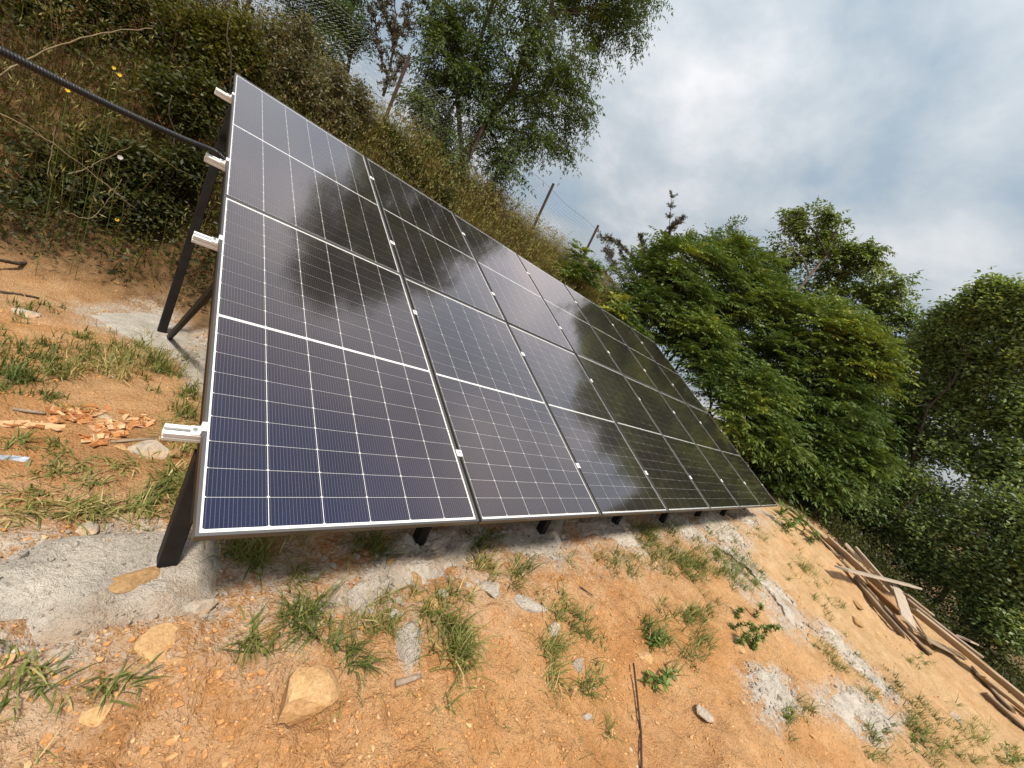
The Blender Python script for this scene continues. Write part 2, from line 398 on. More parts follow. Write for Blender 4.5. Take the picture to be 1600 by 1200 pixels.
MAT = dict(
    ground=m_ground(), concrete=m_concrete(), paleconcrete=m_concrete('fine_concrete', (0.68, 0.63, 0.56)),
    cell=m_cell(), glass=m_glass(),
    backsheet=m_simple('white_backsheet', (0.80, 0.80, 0.80), 0.5, 0, 0.03, 8),
    frame=m_simple('anodised_frame', (0.13, 0.125, 0.125), 0.42, 0.7, 0.06, 12),
    rail=m_simple('mill_aluminium', (0.80, 0.80, 0.80), 0.5, 0.0, 0.05, 15),
    bolt=m_simple('stainless_bolt', (0.45, 0.45, 0.46), 0.3, 0.9, 0.05, 20),
    steel=m_simple('black_painted_steel', (0.012, 0.011, 0.011), 0.6, 0.0, 0.3, 18, 0.15, 0.2),
    conduit=m_simple('black_conduit', (0.007, 0.007, 0.008), 0.45, 0, 0.1, 10),
    rust=m_simple('rusty_steel', (0.055, 0.034, 0.026), 0.85, 0.2, 0.4, 25, 0.4),
    wire=m_simple('galvanised_wire', (0.34, 0.35, 0.36), 0.5, 0.4, 0.1, 5),
    rock_tan=m_rock('tan_rock', (0.42, 0.25, 0.12), (0.60, 0.40, 0.21)),
    rock_grey=m_rock('grey_rock', (0.30, 0.265, 0.225), (0.52, 0.46, 0.385), sf=0.45),
    rock_rust=m_rock('rust_rock', (0.30, 0.175, 0.080), (0.48, 0.31, 0.15), (0.24, 0.15, 0.08)),
    clod=m_rock('earth_clod', (0.42, 0.21, 0.08), (0.58, 0.33, 0.155), (0.46, 0.23, 0.09)),
    wood=m_wood('weathered_wood', (0.21, 0.165, 0.125), (0.44, 0.37, 0.30)),
    wood_pale=m_wood('grey_weathered_wood', (0.36, 0.30, 0.25), (0.60, 0.53, 0.45), 0.15),
    wood_warm=m_wood('tan_wood', (0.28, 0.215, 0.155), (0.48, 0.395, 0.30), 0.25),
    wood_red=m_wood('stained_wood', (0.34, 0.17, 0.075), (0.52, 0.33, 0.18), 0.6),
    chip=m_leaf('bark_chip', [(0.0, (0.30, 0.12, 0.045)), (0.5, (0.46, 0.21, 0.08)), (1.0, (0.60, 0.42, 0.25))], 0.0, 0.85, 0.1),
    pebble=m_leaf('soil_crumbs', [(0.0, (0.36, 0.16, 0.05)), (0.6, (0.54, 0.28, 0.11)), (0.85, (0.60, 0.40, 0.22)), (1.0, (0.52, 0.46, 0.40))], 0.0, 0.95, 0.1),
    bark=m_bark('grey_bark', (0.055, 0.045, 0.036), (0.17, 0.14, 0.11)),
    bark2=m_bark('brown_bark', (0.035, 0.026, 0.02), (0.10, 0.075, 0.055)),
    bark3=m_bark('pale_bark', (0.20, 0.15, 0.11), (0.38, 0.30, 0.23)),
    ash=m_leaf('ash_leaf', [(0, (0.0365, 0.0669, 0.017)), (0.5, (0.0753, 0.1155, 0.0292)), (1, (0.1458, 0.1823, 0.0437))], 0.4),
    sumac=m_leaf('ailanthus_leaf', [(0, (0.0449, 0.0867, 0.022)), (0.5, (0.1089, 0.1676, 0.0408)), (0.8, (0.2082, 0.2653, 0.0503)), (1, (0.4004, 0.4049, 0.0628))], 0.35),
    walnut=m_leaf('walnut_leaf', [(0, (0.068, 0.1156, 0.0242)), (0.6, (0.1552, 0.2143, 0.0485)), (1, (0.2911, 0.3167, 0.0907))], 0.35),
    dark=m_leaf('hornbeam_leaf', [(0, (0.0891, 0.1489, 0.0596)), (0.5, (0.2022, 0.2791, 0.1116)), (0.9, (0.3419, 0.4032, 0.1673)), (1, (0.6538, 0.7443, 0.2232))], 0.45, 0.42, 0.45),
    conifer=m_leaf('juniper_needle', [(0, (0.036, 0.0384, 0.0216)), (0.6, (0.09, 0.084, 0.048)), (1, (0.144, 0.126, 0.072))], 0.15),
    shrub=m_leaf('bramble_leaf', [(0, (0.0213, 0.0298, 0.0085)), (0.45, (0.0531, 0.0623, 0.0142)), (0.8, (0.0991, 0.1027, 0.0198)), (1, (0.1416, 0.1346, 0.0248))], 0.35),
    shrub_grey=m_leaf('grey_shrub_leaf', [(0, (0.0715, 0.0715, 0.0416)), (0.5, (0.156, 0.1495, 0.091)), (1, (0.312, 0.286, 0.195))], 0.3),
    deadweed=m_leaf('dead_weed', [(0, (0.0585, 0.0281, 0.0117)), (0.5, (0.1248, 0.0663, 0.0281)), (1, (0.2496, 0.1716, 0.0858))], 0.2, 0.8, 0.1),
    drygrass=m_leaf('dry_grass', [(0, (0.0884, 0.1017, 0.0243)), (0.4, (0.1768, 0.1734, 0.0497)), (0.75, (0.2808, 0.2392, 0.0829)), (1, (0.416, 0.3827, 0.1658))], 0.25, 0.7, 0.15),
    grass=m_leaf('green_grass', [(0, (0.0683, 0.1045, 0.0253)), (0.5, (0.1594, 0.196, 0.0506)), (0.8, (0.2884, 0.2904, 0.095)), (1, (0.6072, 0.4792, 0.2376))], 0.3, 0.5, 0.3),
    weed=m_leaf('weed_leaf', [(0, (0.0672, 0.1275, 0.0281)), (1, (0.1848, 0.2625, 0.0624))], 0.3),
    yellow=m_leaf('yellow_petal', [(0, (0.75, 0.50, 0.02)), (1, (0.85, 0.62, 0.03))], 0.2),
    white=m_leaf('white_petal', [(0, (0.6, 0.6, 0.58)), (1, (0.75, 0.75, 0.72))], 0.2),
    cane=m_simple('olive_cane', (0.17, 0.13, 0.065), 0.7, 0, 0.3, 20),
    litter=m_simple('blue_wrapper', (0.30, 0.34, 0.40), 0.4, 0, 0.4, 40),
)

# ------------------------------------------------------------------ foliage generators
def leafquads(mb, B, D, N, L, W, tint, fold=0.12):
    """simple leaves: base points B, directions D, normals N, lengths L, widths W"""
    n = len(B)
    S = nrm(np.cross(D, N)); N = np.cross(S, D)
    L = np.broadcast_to(L, (n,))[:, None]; W = np.broadcast_to(W, (n,))[:, None]
    mid = B + D * L * 0.45 - N * L * fold
    V = np.stack([B, mid + S * W / 2 + N * L * fold * 0.8, B + D * L - N * L * fold * 0.6, mid - S * W / 2 + N * L * fold * 0.8], 1).reshape(-1, 3)
    i = np.arange(n)[:, None] * 4
    Q = i + np.arange(4)[None]
    mb.add(V, Q, None, np.repeat(np.broadcast_to(tint, (n,)), 4))
def fronds(mb, P, D, L, pairs, ll, lw, droop, rng, tint, sweep=0.35):
    """pinnate leaves: a rachis with paired leaflets and one at the tip"""
    n = len(P)
    Z = np.array([0, 0, 1.0])
    D = nrm(D); S = np.cross(D, Z + 0.25 * rng.normal(size=(n, 3))); S = nrm(S)
    N = np.cross(S, D)
    L = np.broadcast_to(L, (n,))
    tint = np.broadcast_to(tint, (n,))
    ts = np.linspace(0.18, 0.97, pairs)
    def pt(t): return P + D * (L * t)[:, None] - Z * (droop * L * t * t)[:, None]
    for t in ts:
        b = pt(t); env = 0.65 + 0.35 * math.sin(math.pi * min(1, t * 1.1 + .12))
        dl = nrm(D - Z * (2 * droop * t))
        for sg in (-1, 1):
            d = nrm(S * sg + dl * (sweep + 0.25 * rng.random((n, 1))) - Z * (0.15 + 0.3 * rng.random((n, 1))) + 0.14 * rng.normal(size=(n, 3)))
            leafquads(mb, b, d, nrm(N + 0.3 * rng.normal(size=(n, 3))), ll * env * (0.85 + 0.3 * rng.random(n)), lw * env, np.clip(tint + 0.08 * rng.normal(size=n), 0, 1))
    leafquads(mb, pt(0.98), nrm(D - Z * 2 * droop), N, ll, lw, tint)
    # rachis
    q = [pt(t) for t in (0.0, 0.5, 1.0)]
    w = 0.0035
    V = np.stack([q[0] - S * w, q[0] + S * w, q[1] - S * w * .8, q[1] + S * w * .8, q[2] - S * w * .3, q[2] + S * w * .3], 1).reshape(-1, 3)
    i = np.arange(n)[:, None] * 6
    Q = np.concatenate([i + np.array([[0, 1, 3, 2]]), i + np.array([[2, 3, 5, 4]])])
    mb.add(V, Q, None, np.repeat(tint, 6))
def blades(mb, P, az, lean, L, W, bend, tint):
    """curved grass blades rooted at P"""
    n = len(P)
    H = np.stack([np.cos(az), np.sin(az), 0 * az], -1); Sd = np.stack([-np.sin(az), np.cos(az), 0 * az], -1)
    Z = np.array([0, 0, 1.0])
    L = np.broadcast_to(L, (n,)); W = np.broadcast_to(W, (n,))
    rows = []
    c = P.copy(); ang = lean.copy()
    for k, wf in enumerate((1.0, 0.85, 0.55, 0.0)):
        if k < 3: rows += [c - Sd * (W * wf / 2)[:, None], c + Sd * (W * wf / 2)[:, None]]
        else: rows += [c]
        c = c + (H * np.sin(ang)[:, None] + Z * np.cos(ang)[:, None]) * (L / 3)[:, None]
        ang = ang + bend
    V = np.stack(rows, 1).reshape(-1, 3)
    i = np.arange(n)[:, None] * 7
    Q = np.concatenate([i + np.array([[0, 1, 3, 2]]), i + np.array([[2, 3, 5, 4]])])
    T = i + np.array([[4, 5, 6]])
    mb.add(V, Q, T, np.repeat(np.broadcast_to(tint, (n,)), 7))

def in_ball(rng, n, shell=0.35):
    v = nrm(rng.normal(size=(n, 3)))
    r = (shell + (1 - shell) * rng.random(n)) ** 0.6
    return v * r[:, None]

def make_tree(name, label, cat, base, clumps, leaf, mats, seed, trunk_r=0.09, top=None, group=None, twigs=14, lpt=9, stems=1, flat=0.0, lean=None, limb_r=None):
    """trunk, limbs and a crown of leaf sprays carried on twigs; clumps: (centre, radius, weight, tint offset)"""
    rng = np.random.default_rng(seed)
    base = np.asarray(base, float)
    root = empty(name, base, label, cat, group)
    C = np.array([c[0] for c in clumps]); 
    if top is None:
        top = C[np.argmax(C[:, 2])] * 0.75 + C.mean(0) * 0.25
    top = np.asarray(top, float)
    tr = MB(); br = MB(); lf = MB()
    paths = []
    for s in range(stems):
        off = np.array([rng.normal() * 0.12, rng.normal() * 0.12, -0.25]) * (1 if s else 0.3)
        off[2] = -0.25
        tp = top + (rng.normal(size=3) * np.array([0.6, 0.6, 0.3]) if s else 0)
        mid = (base + tp) / 2 + rng.normal(size=3) * 0.08 * np.linalg.norm(tp - base) * np.array([1, 1, 0.2])
        path = bez(base + off, mid, tp, 12)
        path[1:-1] += rng.normal(size=(10, 3)) * 0.015 * np.linalg.norm(tp - base) * np.array([1, 1, .3])
        R = trunk_r * (0.75 if s else 1) * np.linspace(1.12, 0.22, 12); R[0] *= 1.25
        tr.add(*tube(path, R, 9)); paths.append((path, R))
    for (c, r, wgt, dt) in clumps:
        c = np.asarray(c, float); r = np.broadcast_to(np.asarray(r, float), (3,))
        # nearest attach point below the clump
        best = None
        for path, R in paths:
            h = np.linalg.norm(path[:, :2] - c[:2], axis=1)
            cost = h + np.abs((c[2] - path[:, 2]) - 0.6 * h - 0.25) * 1.2
            j = int(np.argmin(cost[2:])) + 2
            if best is None or cost[j] < best[0]: best = (cost[j], path[j], R[j])
        a, ra = best[1], best[2]
        ctrl = (a + c) / 2 + np.array([0, 0, 0.18 * np.linalg.norm(c - a)]) * (1 - 2 * flat) + rng.normal(size=3) * 0.07 * np.linalg.norm(c - a)
        P = bez(a, ctrl, c, 8)
        rl = min(ra * 0.75, (limb_r or 0.05) * (0.5 + r.mean() * 0.6))
        br.add(*tube(P, np.linspace(rl, rl * 0.3, 8), 6))
        nt = max(3, int(twigs * wgt))
        ends = c + in_ball(rng, nt) * r
        for e in ends:
            j = rng.integers(3, 8); st = P[j]
            d = e - st
            m = (st + e) / 2 + np.array([0, 0, 0.12 * np.linalg.norm(d)]) + rng.normal(size=3) * 0.08 * np.linalg.norm(d)
            T = bez(st, m, e, 5)
            rt = max(0.004, rl * 0.28)
            br.add(*tube(T, np.linspace(rt, 0.003, 5), 4))
            td = nrm(T[-1] - T[-2])
            k = max(2, int(lpt * (0.6 + 0.8 * rng.random())))
            u = rng.random(k) ** 0.6
            if leaf.get('rosette'): u = 0.9 + 0.1 * u
            pos = st * ((1 - u) ** 2)[:, None] + m * (2 * u * (1 - u))[:, None] + e * (u * u)[:, None]
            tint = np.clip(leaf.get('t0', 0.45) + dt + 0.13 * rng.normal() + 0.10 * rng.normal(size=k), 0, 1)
            if leaf['kind'] == 'pinnate':
                if leaf.get('rosette'):
                    az = rng.random() * 6.28 + np.arange(k) * 2.4
                    el = np.radians(12 + 48 * rng.random(k))
                    D = np.stack([np.cos(az) * np.cos(el), np.sin(az) * np.cos(el), np.sin(el)], -1) + 0.35 * td
                else:
                    D = nrm(rng.normal(size=(k, 3)) * np.array([1, 1, 0.55]) + 0.75 * td + np.array([0, 0, -0.15]))
                fronds(lf, pos, D, leaf['L'] * (0.7 + 0.6 * rng.random(k)), leaf['pairs'], leaf['ll'], leaf['lw'], leaf['droop'], rng, tint)
            else:
                q = leaf.get('per', 5)
                pos2 = np.repeat(pos, q, 0) + rng.normal(size=(k * q, 3)) * leaf['spread']
                D = nrm(rng.normal(size=(k * q, 3)) * np.array([1, 1, 0.5]) + 0.5 * td + np.array([0, 0, leaf.get('hang', -0.1)]))
                N = nrm(np.array([0, 0, 1.0]) + 0.55 * rng.normal(size=(k * q, 3)))
                leafquads(lf, pos2, D, N, leaf['L'] * (0.65 + 0.6 * rng.random(k * q)), leaf['w'] * (0.7 + 0.5 * rng.random(k * q)),
                          np.clip(np.repeat(tint, q) + 0.07 * rng.normal(size=k * q), 0, 1))
    o = tr.build('trunk', mats[0], root, True, base)
    if br.n: br.build('limbs', mats[0], root, True, base)
    lf.build('crown', mats[1], root, False, base)
    return root

# ------------------------------------------------------------------ the ground
def zone_colour(X, Y):
    hum = sstep(3.35, 4.35, Y + 0.6 * fbm(X, Y, 1.1, 3, 6)) * 0.92
    hum = np.maximum(hum, sstep(11.5, 12.3, X + 0.6 * fbm(X, Y, 0.9, 2, 3)))
    hum = np.maximum(hum, 0.32 * sstep(0.05, 0.4, fbm(X, Y, 1.6, 3, 13)) * sstep(0.6, 1.6, Y))
    pale = np.clip(sstep(1.8, 8.0, X) * 0.75 + 0.45 * fbm(X, Y, 1.2, 3, 10) + 0.15 * sstep(0.6, 2.0, Y), 0, 0.85)
    dust = np.exp(-((Y - 0.35) / 0.42) ** 2) * 0.85 * (X > -1.5) * (X < 9)
    dust = np.maximum(dust, 0.6 * np.exp(-(((X - 0.0) / 0.6) ** 2 + ((Y - 3.2) / 0.45) ** 2)))
    return hum, pale, dust
def build_ground():
    a_f = np.radians(np.linspace(-26, 122, 700))            # bearing from +Y towards +X, the sector in view
    a_c = np.radians(np.linspace(122, 334, 60))[1:-1]
    A = np.concatenate([a_f, a_c])
    R = np.concatenate([np.linspace(0.0, 0.45, 8)[1:], np.exp(np.linspace(math.log(0.48), math.log(5.5), 380)),
                        np.exp(np.linspace(math.log(5.6), math.log(26), 130)), np.exp(np.linspace(math.log(27.5), math.log(900), 40))])
    na, nr = len(A), len(R)
    X = CAM[0] + np.sin(A)[None] * R[:, None]; Y = CAM[1] + np.cos(A)[None] * R[:, None]
    Z = terrain(X, Y)
    V = np.stack([X, Y, Z], -1).reshape(-1, 3)
    c = np.array([[CAM[0], CAM[1], float(terrain(CAM[0], CAM[1]))]])
    V = np.concatenate([V, c])
    i = np.arange(nr - 1)[:, None] * na; k = np.arange(na)[None]; k2 = (k + 1) % na
    Q = np.stack([i + k, i + na + k, i + na + k2, i + k2], -1).reshape(-1, 4)
    T = np.stack([np.full(na, nr * na), np.arange(na), (np.arange(na) + 1) % na], -1)
    mb = MB(); mb.add(V, Q, T)
    o = mb.build('ground', MAT['ground'], None, True)
    return o, V
GROUND, GV = build_ground()
def paint_ground():
    o, V = GROUND, GV
    hum, pale, dust = zone_colour(V[:, 0], V[:, 1])
    for c, O, h, lump in PADS:
        a = np.arctan2(O[:, 1] - c[1], O[:, 0] - c[0]); i = np.argsort(a); a = a[i]; rr = np.linalg.norm(O - c, axis=1)[i]
        mx = rr.max() * 1.8
        m = np.where((np.abs(V[:, 0] - c[0]) < mx) & (np.abs(V[:, 1] - c[1]) < mx))[0]
        th = np.arctan2(V[m, 1] - c[1], V[m, 0] - c[0]); r = np.linalg.norm(V[m, :2] - c, axis=1)
        u = r / np.interp(th, np.concatenate([[a[-1] - 2 * math.pi], a, [a[0] + 2 * math.pi]]), np.concatenate([[rr[-1]], rr, [rr[0]]]))
        dust[m] = np.maximum(dust[m], 1 - sstep(0.95, 1.55, u))
    a = o.data.color_attributes.new('zone', 'FLOAT_COLOR', 'POINT')
    a.data.foreach_set('color', np.stack([hum, pale, dust, np.ones(len(V))], -1).astype(np.float32).ravel())
    tag(o, kind='structure', label='orange clay hillside with a terrace and a steep bank')

# ------------------------------------------------------------------ solar array
TILT = math.radians(27)
ct, st_ = math.cos(TILT), math.sin(TILT)
PM = np.array([[1, 0, 0], [0, ct, -st_], [0, st_, ct]])
def pw(x, y, z): return PM @ np.array([x, y, z], float)      # array coordinates -> world
PWD, PHT, GX, GY = 1.134, 1.961, 0.020, 0.008
LIP, DEP = 0.011, 0.030
CW_, CH_, CGX, CGY, MID = 0.1808, 0.1042, 0.0022, 0.0013, 0.015
def cell_xy():
    x0 = -(6 * CW_ + 5 * CGX) / 2; out = []
    half = 9 * CH_ + 8 * CGY
    y0 = (PHT - 2 * half - MID) / 2
    for r in range(18):
        y = y0 + r * (CH_ + CGY) + (MID - CGY if r >= 9 else 0)
        for c in range(6): out.append((x0 + c * (CW_ + CGX), y))
    return out
CELLS = cell_xy()
def cell_poly():
    k = 0.005
    return [(k, 0), (CW_ - k, 0), (CW_, k), (CW_, CH_ - k * .3), (CW_ - k * .3, CH_), (k * .3, CH_), (0, CH_ - k * .3), (0, k)]
def mesh_uv(name, polys, uvs, mat):
    V = [p for poly in polys for p in poly]; F = []; n = 0
    for poly in polys: F.append(list(range(n, n + len(poly)))); n += len(poly)
    me = bpy.data.meshes.new(name); me.from_pydata(V, [], F)
    l = me.uv_layers.new(name='UVMap'); l.data.foreach_set('uv', np.array([u for poly in uvs for u in poly], float).ravel())
    me.polygons.foreach_set('use_smooth', np.zeros(len(me.polygons), bool))
    me.materials.append(mat); return me
cp = cell_poly()
CZ = -0.0062
cell_me = mesh_uv('cell', [[(x, y, 0) for x, y in cp]], [[(x / CW_, y / CH_) for x, y in cp]], MAT['cell'])
sheet_me = mesh_uv('cells', [[(x + a, y + b, CZ) for x, y in cp] for a, b in CELLS], [[(x / CW_, y / CH_) for x, y in cp] for a, b in CELLS], MAT['cell'])
def frame_mesh():
    mb = MB(); h = PWD / 2
    # four mitred bars with a chamfered front lip
    def prof(): return [(0, 0.0008), (0.0008, 0), (LIP, 0), (LIP, -0.004), (0.002, -0.004), (0.002, -DEP + .002), (0.022, -DEP + .002), (0.022, -DEP), (0, -DEP)]
    pr = prof(); n = len(pr)
    cor = [(-h, 0, 1, 1), (h, 0, -1, 1), (h, PHT, -1, -1), (-h, PHT, 1, -1)]
    V = []
    for cx, cy, sx, sy in cor:
        V += [(cx + sx * d, cy + sy * d, z) for d, z in pr]
    Q = []
    for c in range(4):
        c2 = (c + 1) % 4
        for k in range(n): Q.append([c * n + k, c * n + (k + 1) % n, c2 * n + (k + 1) % n, c2 * n + k])
    mb.add(V, [q[::-1] for q in Q]); return mb
fm = frame_mesh().build('frame', MAT['frame']); frame_me = fm.data; bpy.data.objects.remove(fm)
hx = PWD / 2 - LIP
bs = MB(); bs.add(*bxv(-PWD / 2 + .0025, PWD / 2 - .0025, .0025, PHT - .0025, -0.0098, -0.0068)); b_ = bs.build('backsheet', MAT['backsheet']); back_me = b_.data; bpy.data.objects.remove(b_)
gz, gb = -0.0016, -0.0038
gs = MB(); x0, x1, y0, y1 = -hx + .0003, hx - .0003, LIP + .0003, PHT - LIP - .0003
gs.add([(x0, y0, gz), (x1, y0, gz), (x1, y1, gz), (x0, y1, gz), (x0, y0, gb), (x1, y0, gb), (x1, y1, gb), (x0, y1, gb)],
       [[0, 1, 2, 3], [4, 5, 1, 0], [5, 6, 2, 1], [6, 7, 3, 2], [7, 4, 0, 3]])
g_ = gs.build('glass', MAT['glass']); glass_me = g_.data; bpy.data.objects.remove(g_)
ORD = ['first', 'second', 'third', 'fourth', 'fifth', 'sixth', 'seventh', 'eighth']
rngp = np.random.default_rng(3)
def child(name, me, parent, loc=(0, 0, 0)):
    o = bpy.data.objects.new(name, me); COL.objects.link(o); o.parent = parent; o.location = loc; return o
for row in range(2):
    for c in range(7):
        xc = c * (PWD + GX) + PWD / 2
        jit = rngp.normal(size=3) * 0.0009
        w = ('lower', 'upper')[row]
        lab = f'dark solar panel in the {w} row, {ORD[c]} from the near left end'
        if c == 0: lab = f'largest dark solar panel of the {w} row, at the near left end'
        if c == 6: lab = f'smallest dark solar panel of the {w} row, at the far right end by the trees'
        e = empty('solar_panel', pw(xc, row * (PHT + GY), jit[2] * 0.8), lab, 'solar panel', 'solar panels in two rows')
        e.rotation_euler = (TILT + jit[0], jit[1], 0)
        child('frame', frame_me, e); child('backsheet', back_me, e); child('glass', glass_me, e)
        if c < 4:
            for a, b in CELLS: child('cell', cell_me, e, (a, b, CZ))
        else:
            tag(child('cells', sheet_me, e), kind='stuff')

ALEN = 7 * PWD + 6 * GX
RAILY = [0.39, 1.54, 2.385, 3.465]
RLAB = ['lowest white aluminium mounting rail, its thick stub showing at bottom left', 'second lowest aluminium rail, its stub under the panel joint at left',
        'third aluminium rail up, its stub holding the black conduit', 'topmost aluminium mounting rail, its small stub at the upper left corner']
def rail_profile():
    # hat rail 40 x 40 with an open channel on top and a groove in the side
    return [(-.020, 0), (-.006, 0), (-.006, -.010), (-.013, -.010), (-.013, -.022), (.013, -.022), (.013, -.010), (.006, -.010), (.006, 0), (.020, 0),
            (.020, -.014), (.016, -.016), (.016, -.024), (.020, -.026), (.020, -.040), (-.020, -.040), (-.020, -.026), (-.016, -.024), (-.016, -.016), (-.020, -.014)]
def extrude_poly(prof, x0, x1):
    n = len(prof)
    V = [(x, a, b) for x in (x0, x1) for a, b in prof]
    Q = [[k, (k + 1) % n, n + (k + 1) % n, n + k] for k in range(n)]
    return V, Q
RAIL_STEEP = 0
for k, ry in enumerate(RAILY):
    e = empty('mounting_rail', pw(0, ry, -DEP), RLAB[k], 'rail', 'aluminium rails under the panels')
    e.rotation_euler = (TILT, 0, 0)
    mb = MB(); pr = rail_profile(); V, Q = extrude_poly(pr, -0.100, ALEN + 0.05); mb.add(V, Q)
    # end face
    me = mb.build('rail', MAT['rail'], e)
    bm = bmesh.new(); bm.from_mesh(me.data)
    bm.verts.ensure_lookup_table(); n = len(pr)
    for s in (0, n):
        f = bm.faces.new([bm.verts[s + i] for i in range(n)])
    bmesh.ops.recalc_face_normals(bm, faces=bm.faces); bm.to_mesh(me.data); bm.free()
    # end clamps
    for s, xe in ((-1, 0.0), (1, ALEN)):
        mb = MB()
        mb.add(*bxv(*sorted((xe + s * 0.003, xe + s * 0.030)), -.0185, .0185, 0.0005, 0.006))
        mb.add(*bxv(*sorted((xe + s * 0.0012, xe + s * 0.0052)), -.0185, .0185, 0.0062, DEP + 0.0005))
        mb.add(*bxv(*sorted((xe - s * 0.009, xe + s * 0.0052)), -.0185, .0185, DEP + 0.0006, DEP + 0.0040))
        c_ = mb.build('end_clamp', MAT['rail'], e)
        mb = MB(); mb.add(*tube([(xe + s * .019, 0, .0061), (xe + s * .019, 0, .0135)], .0072, 10)); mb.add(*tube([(xe + s * .019, 0, .0136), (xe + s * .019, 0, .0150)], .0035, 8))
        mb.build('bolt', MAT['bolt'], c_)
    for c in range(1, 7):
        xm = c * (PWD + GX) - GX / 2
        mb = MB()
        mb.add(*bxv(xm - .019, xm + .019, -.020, .020, DEP + .0008, DEP + .0042)); mb.add(*bxv(xm - .0085, xm + .0085, -.019, .019, DEP - .014, DEP + .0006))
        c_ = mb.build('mid_clamp', MAT['rail'], e)
        mb = MB(); mb.add(*tube([(xm, 0, DEP + .0043), (xm, 0, DEP + .0095)], .0062, 10)); mb.build('bolt', MAT['bolt'], c_)

# black steel frames that carry the rails
RAFZ = -DEP - 0.040 - 0.032
for k in range(8):
    x = 0.042 + k * 1.150
    if k == 7: x = ALEN - 0.06
    lab = f'black steel support frame with slanted brace, {ORD[k]} from the near left end'
    if k == 0: lab = 'black steel support frame at the near left end, front and rear legs in full view'
    e = empty('support_frame', (x, 0.4, -0.5), lab, 'support frame', 'steel frames under the solar panels')
    o = np.array([x, 0.4, -0.5])
    def part(name, p0, p1, w, h, up):
        mb = MB(); mb.add(*bar(np.array(p0) - o, np.array(p1) - o, w, h, up, 0.004)); return mb.build(name, MAT['steel'], e)
    fy, ry = 0.40, 3.29
    def plane_z(y, d): return (y * st_ + d) / ct if False else (y * math.tan(TILT) + d / ct)
    part('rafter', pw(x, 0.10, RAFZ), pw(x, 3.86, RAFZ), 0.058, 0.060, (0, -st_, ct))
    zb_f = float(terrain(x, fy)); zb_r = float(terrain(x, ry))
    part('front_leg', (x, fy, zb_f - 0.15), (x, fy, plane_z(fy, RAFZ - .031) - .012), 0.062, 0.062, (0, 1, 0))
    part('rear_leg', (x, ry, zb_r - 0.15), (x, ry, plane_z(ry, RAFZ - .031) - .018), 0.062, 0.062, (0, 1, 0))
    by = 1.42
    part('brace', (x - .045 * (1 if k else -1), ry - 0.05, zb_r - 0.02), (x - .045 * (1 if k else -1), by, plane_z(by, RAFZ - .03) - .02), 0.030, 0.055, (0, .6, .8))

# corrugated conduit
def build_conduit():
    p_end = pw(0.02, 2.425, -0.015) + np.array([0, 0, 0.0])
    A = pw(-0.06, 2.43, -0.012); B = CAM + ray(0, 79) * 2.55
    line = [A + (B - A) * t - np.array([0, 0, 0.05 * t * (1 - t)]) for t in (0.0, 0.2, 0.4, 0.6, 0.8, 1.0)]
    pts = [pw(0.40, 2.46, -0.12), pw(0.15, 2.445, -0.085), pw(0.04, 2.44, -0.055)] + line + [B + (B - A) * 0.3, np.array([-1.35, 0.45, 0.86]), np.array([-1.62, 0.0, 0.45]), np.array([-1.70, -0.2, -0.2]), np.array([-1.72, -0.25, -0.62])]
    pts = np.array(pts)
    # Catmull-Rom through the points
    out = []
    P = np.concatenate([[2 * pts[0] - pts[1]], pts, [2 * pts[-1] - pts[-2]]])
    for i in range(1, len(P) - 2):
        L = np.linalg.norm(P[i + 1] - P[i]); m = max(2, int(L / 0.0022)); t = np.linspace(0, 1, m, endpoint=False)[:, None]
        out.append(0.5 * (2 * P[i] + (P[i + 1] - P[i - 1]) * t + (2 * P[i - 1] - 5 * P[i] + 4 * P[i + 1] - P[i + 2]) * t ** 2 + (-P[i - 1] + 3 * P[i] - 3 * P[i + 1] + P[i + 2]) * t ** 3))
    C = np.concatenate(out)
    s = np.concatenate([[0], np.cumsum(np.linalg.norm(np.diff(C, axis=0), axis=1))])
    R = 0.0135 + 0.0024 * np.tanh(3 * np.cos(s * 2 * math.pi / 0.0120))
    mb = MB(); mb.add(*tube(C, R, 12))
    o = mb.build('cable_conduit', MAT['conduit'], None, True)
    tag(o, 'black corrugated cable conduit running from the panels off to the left', 'conduit')
build_conduit()

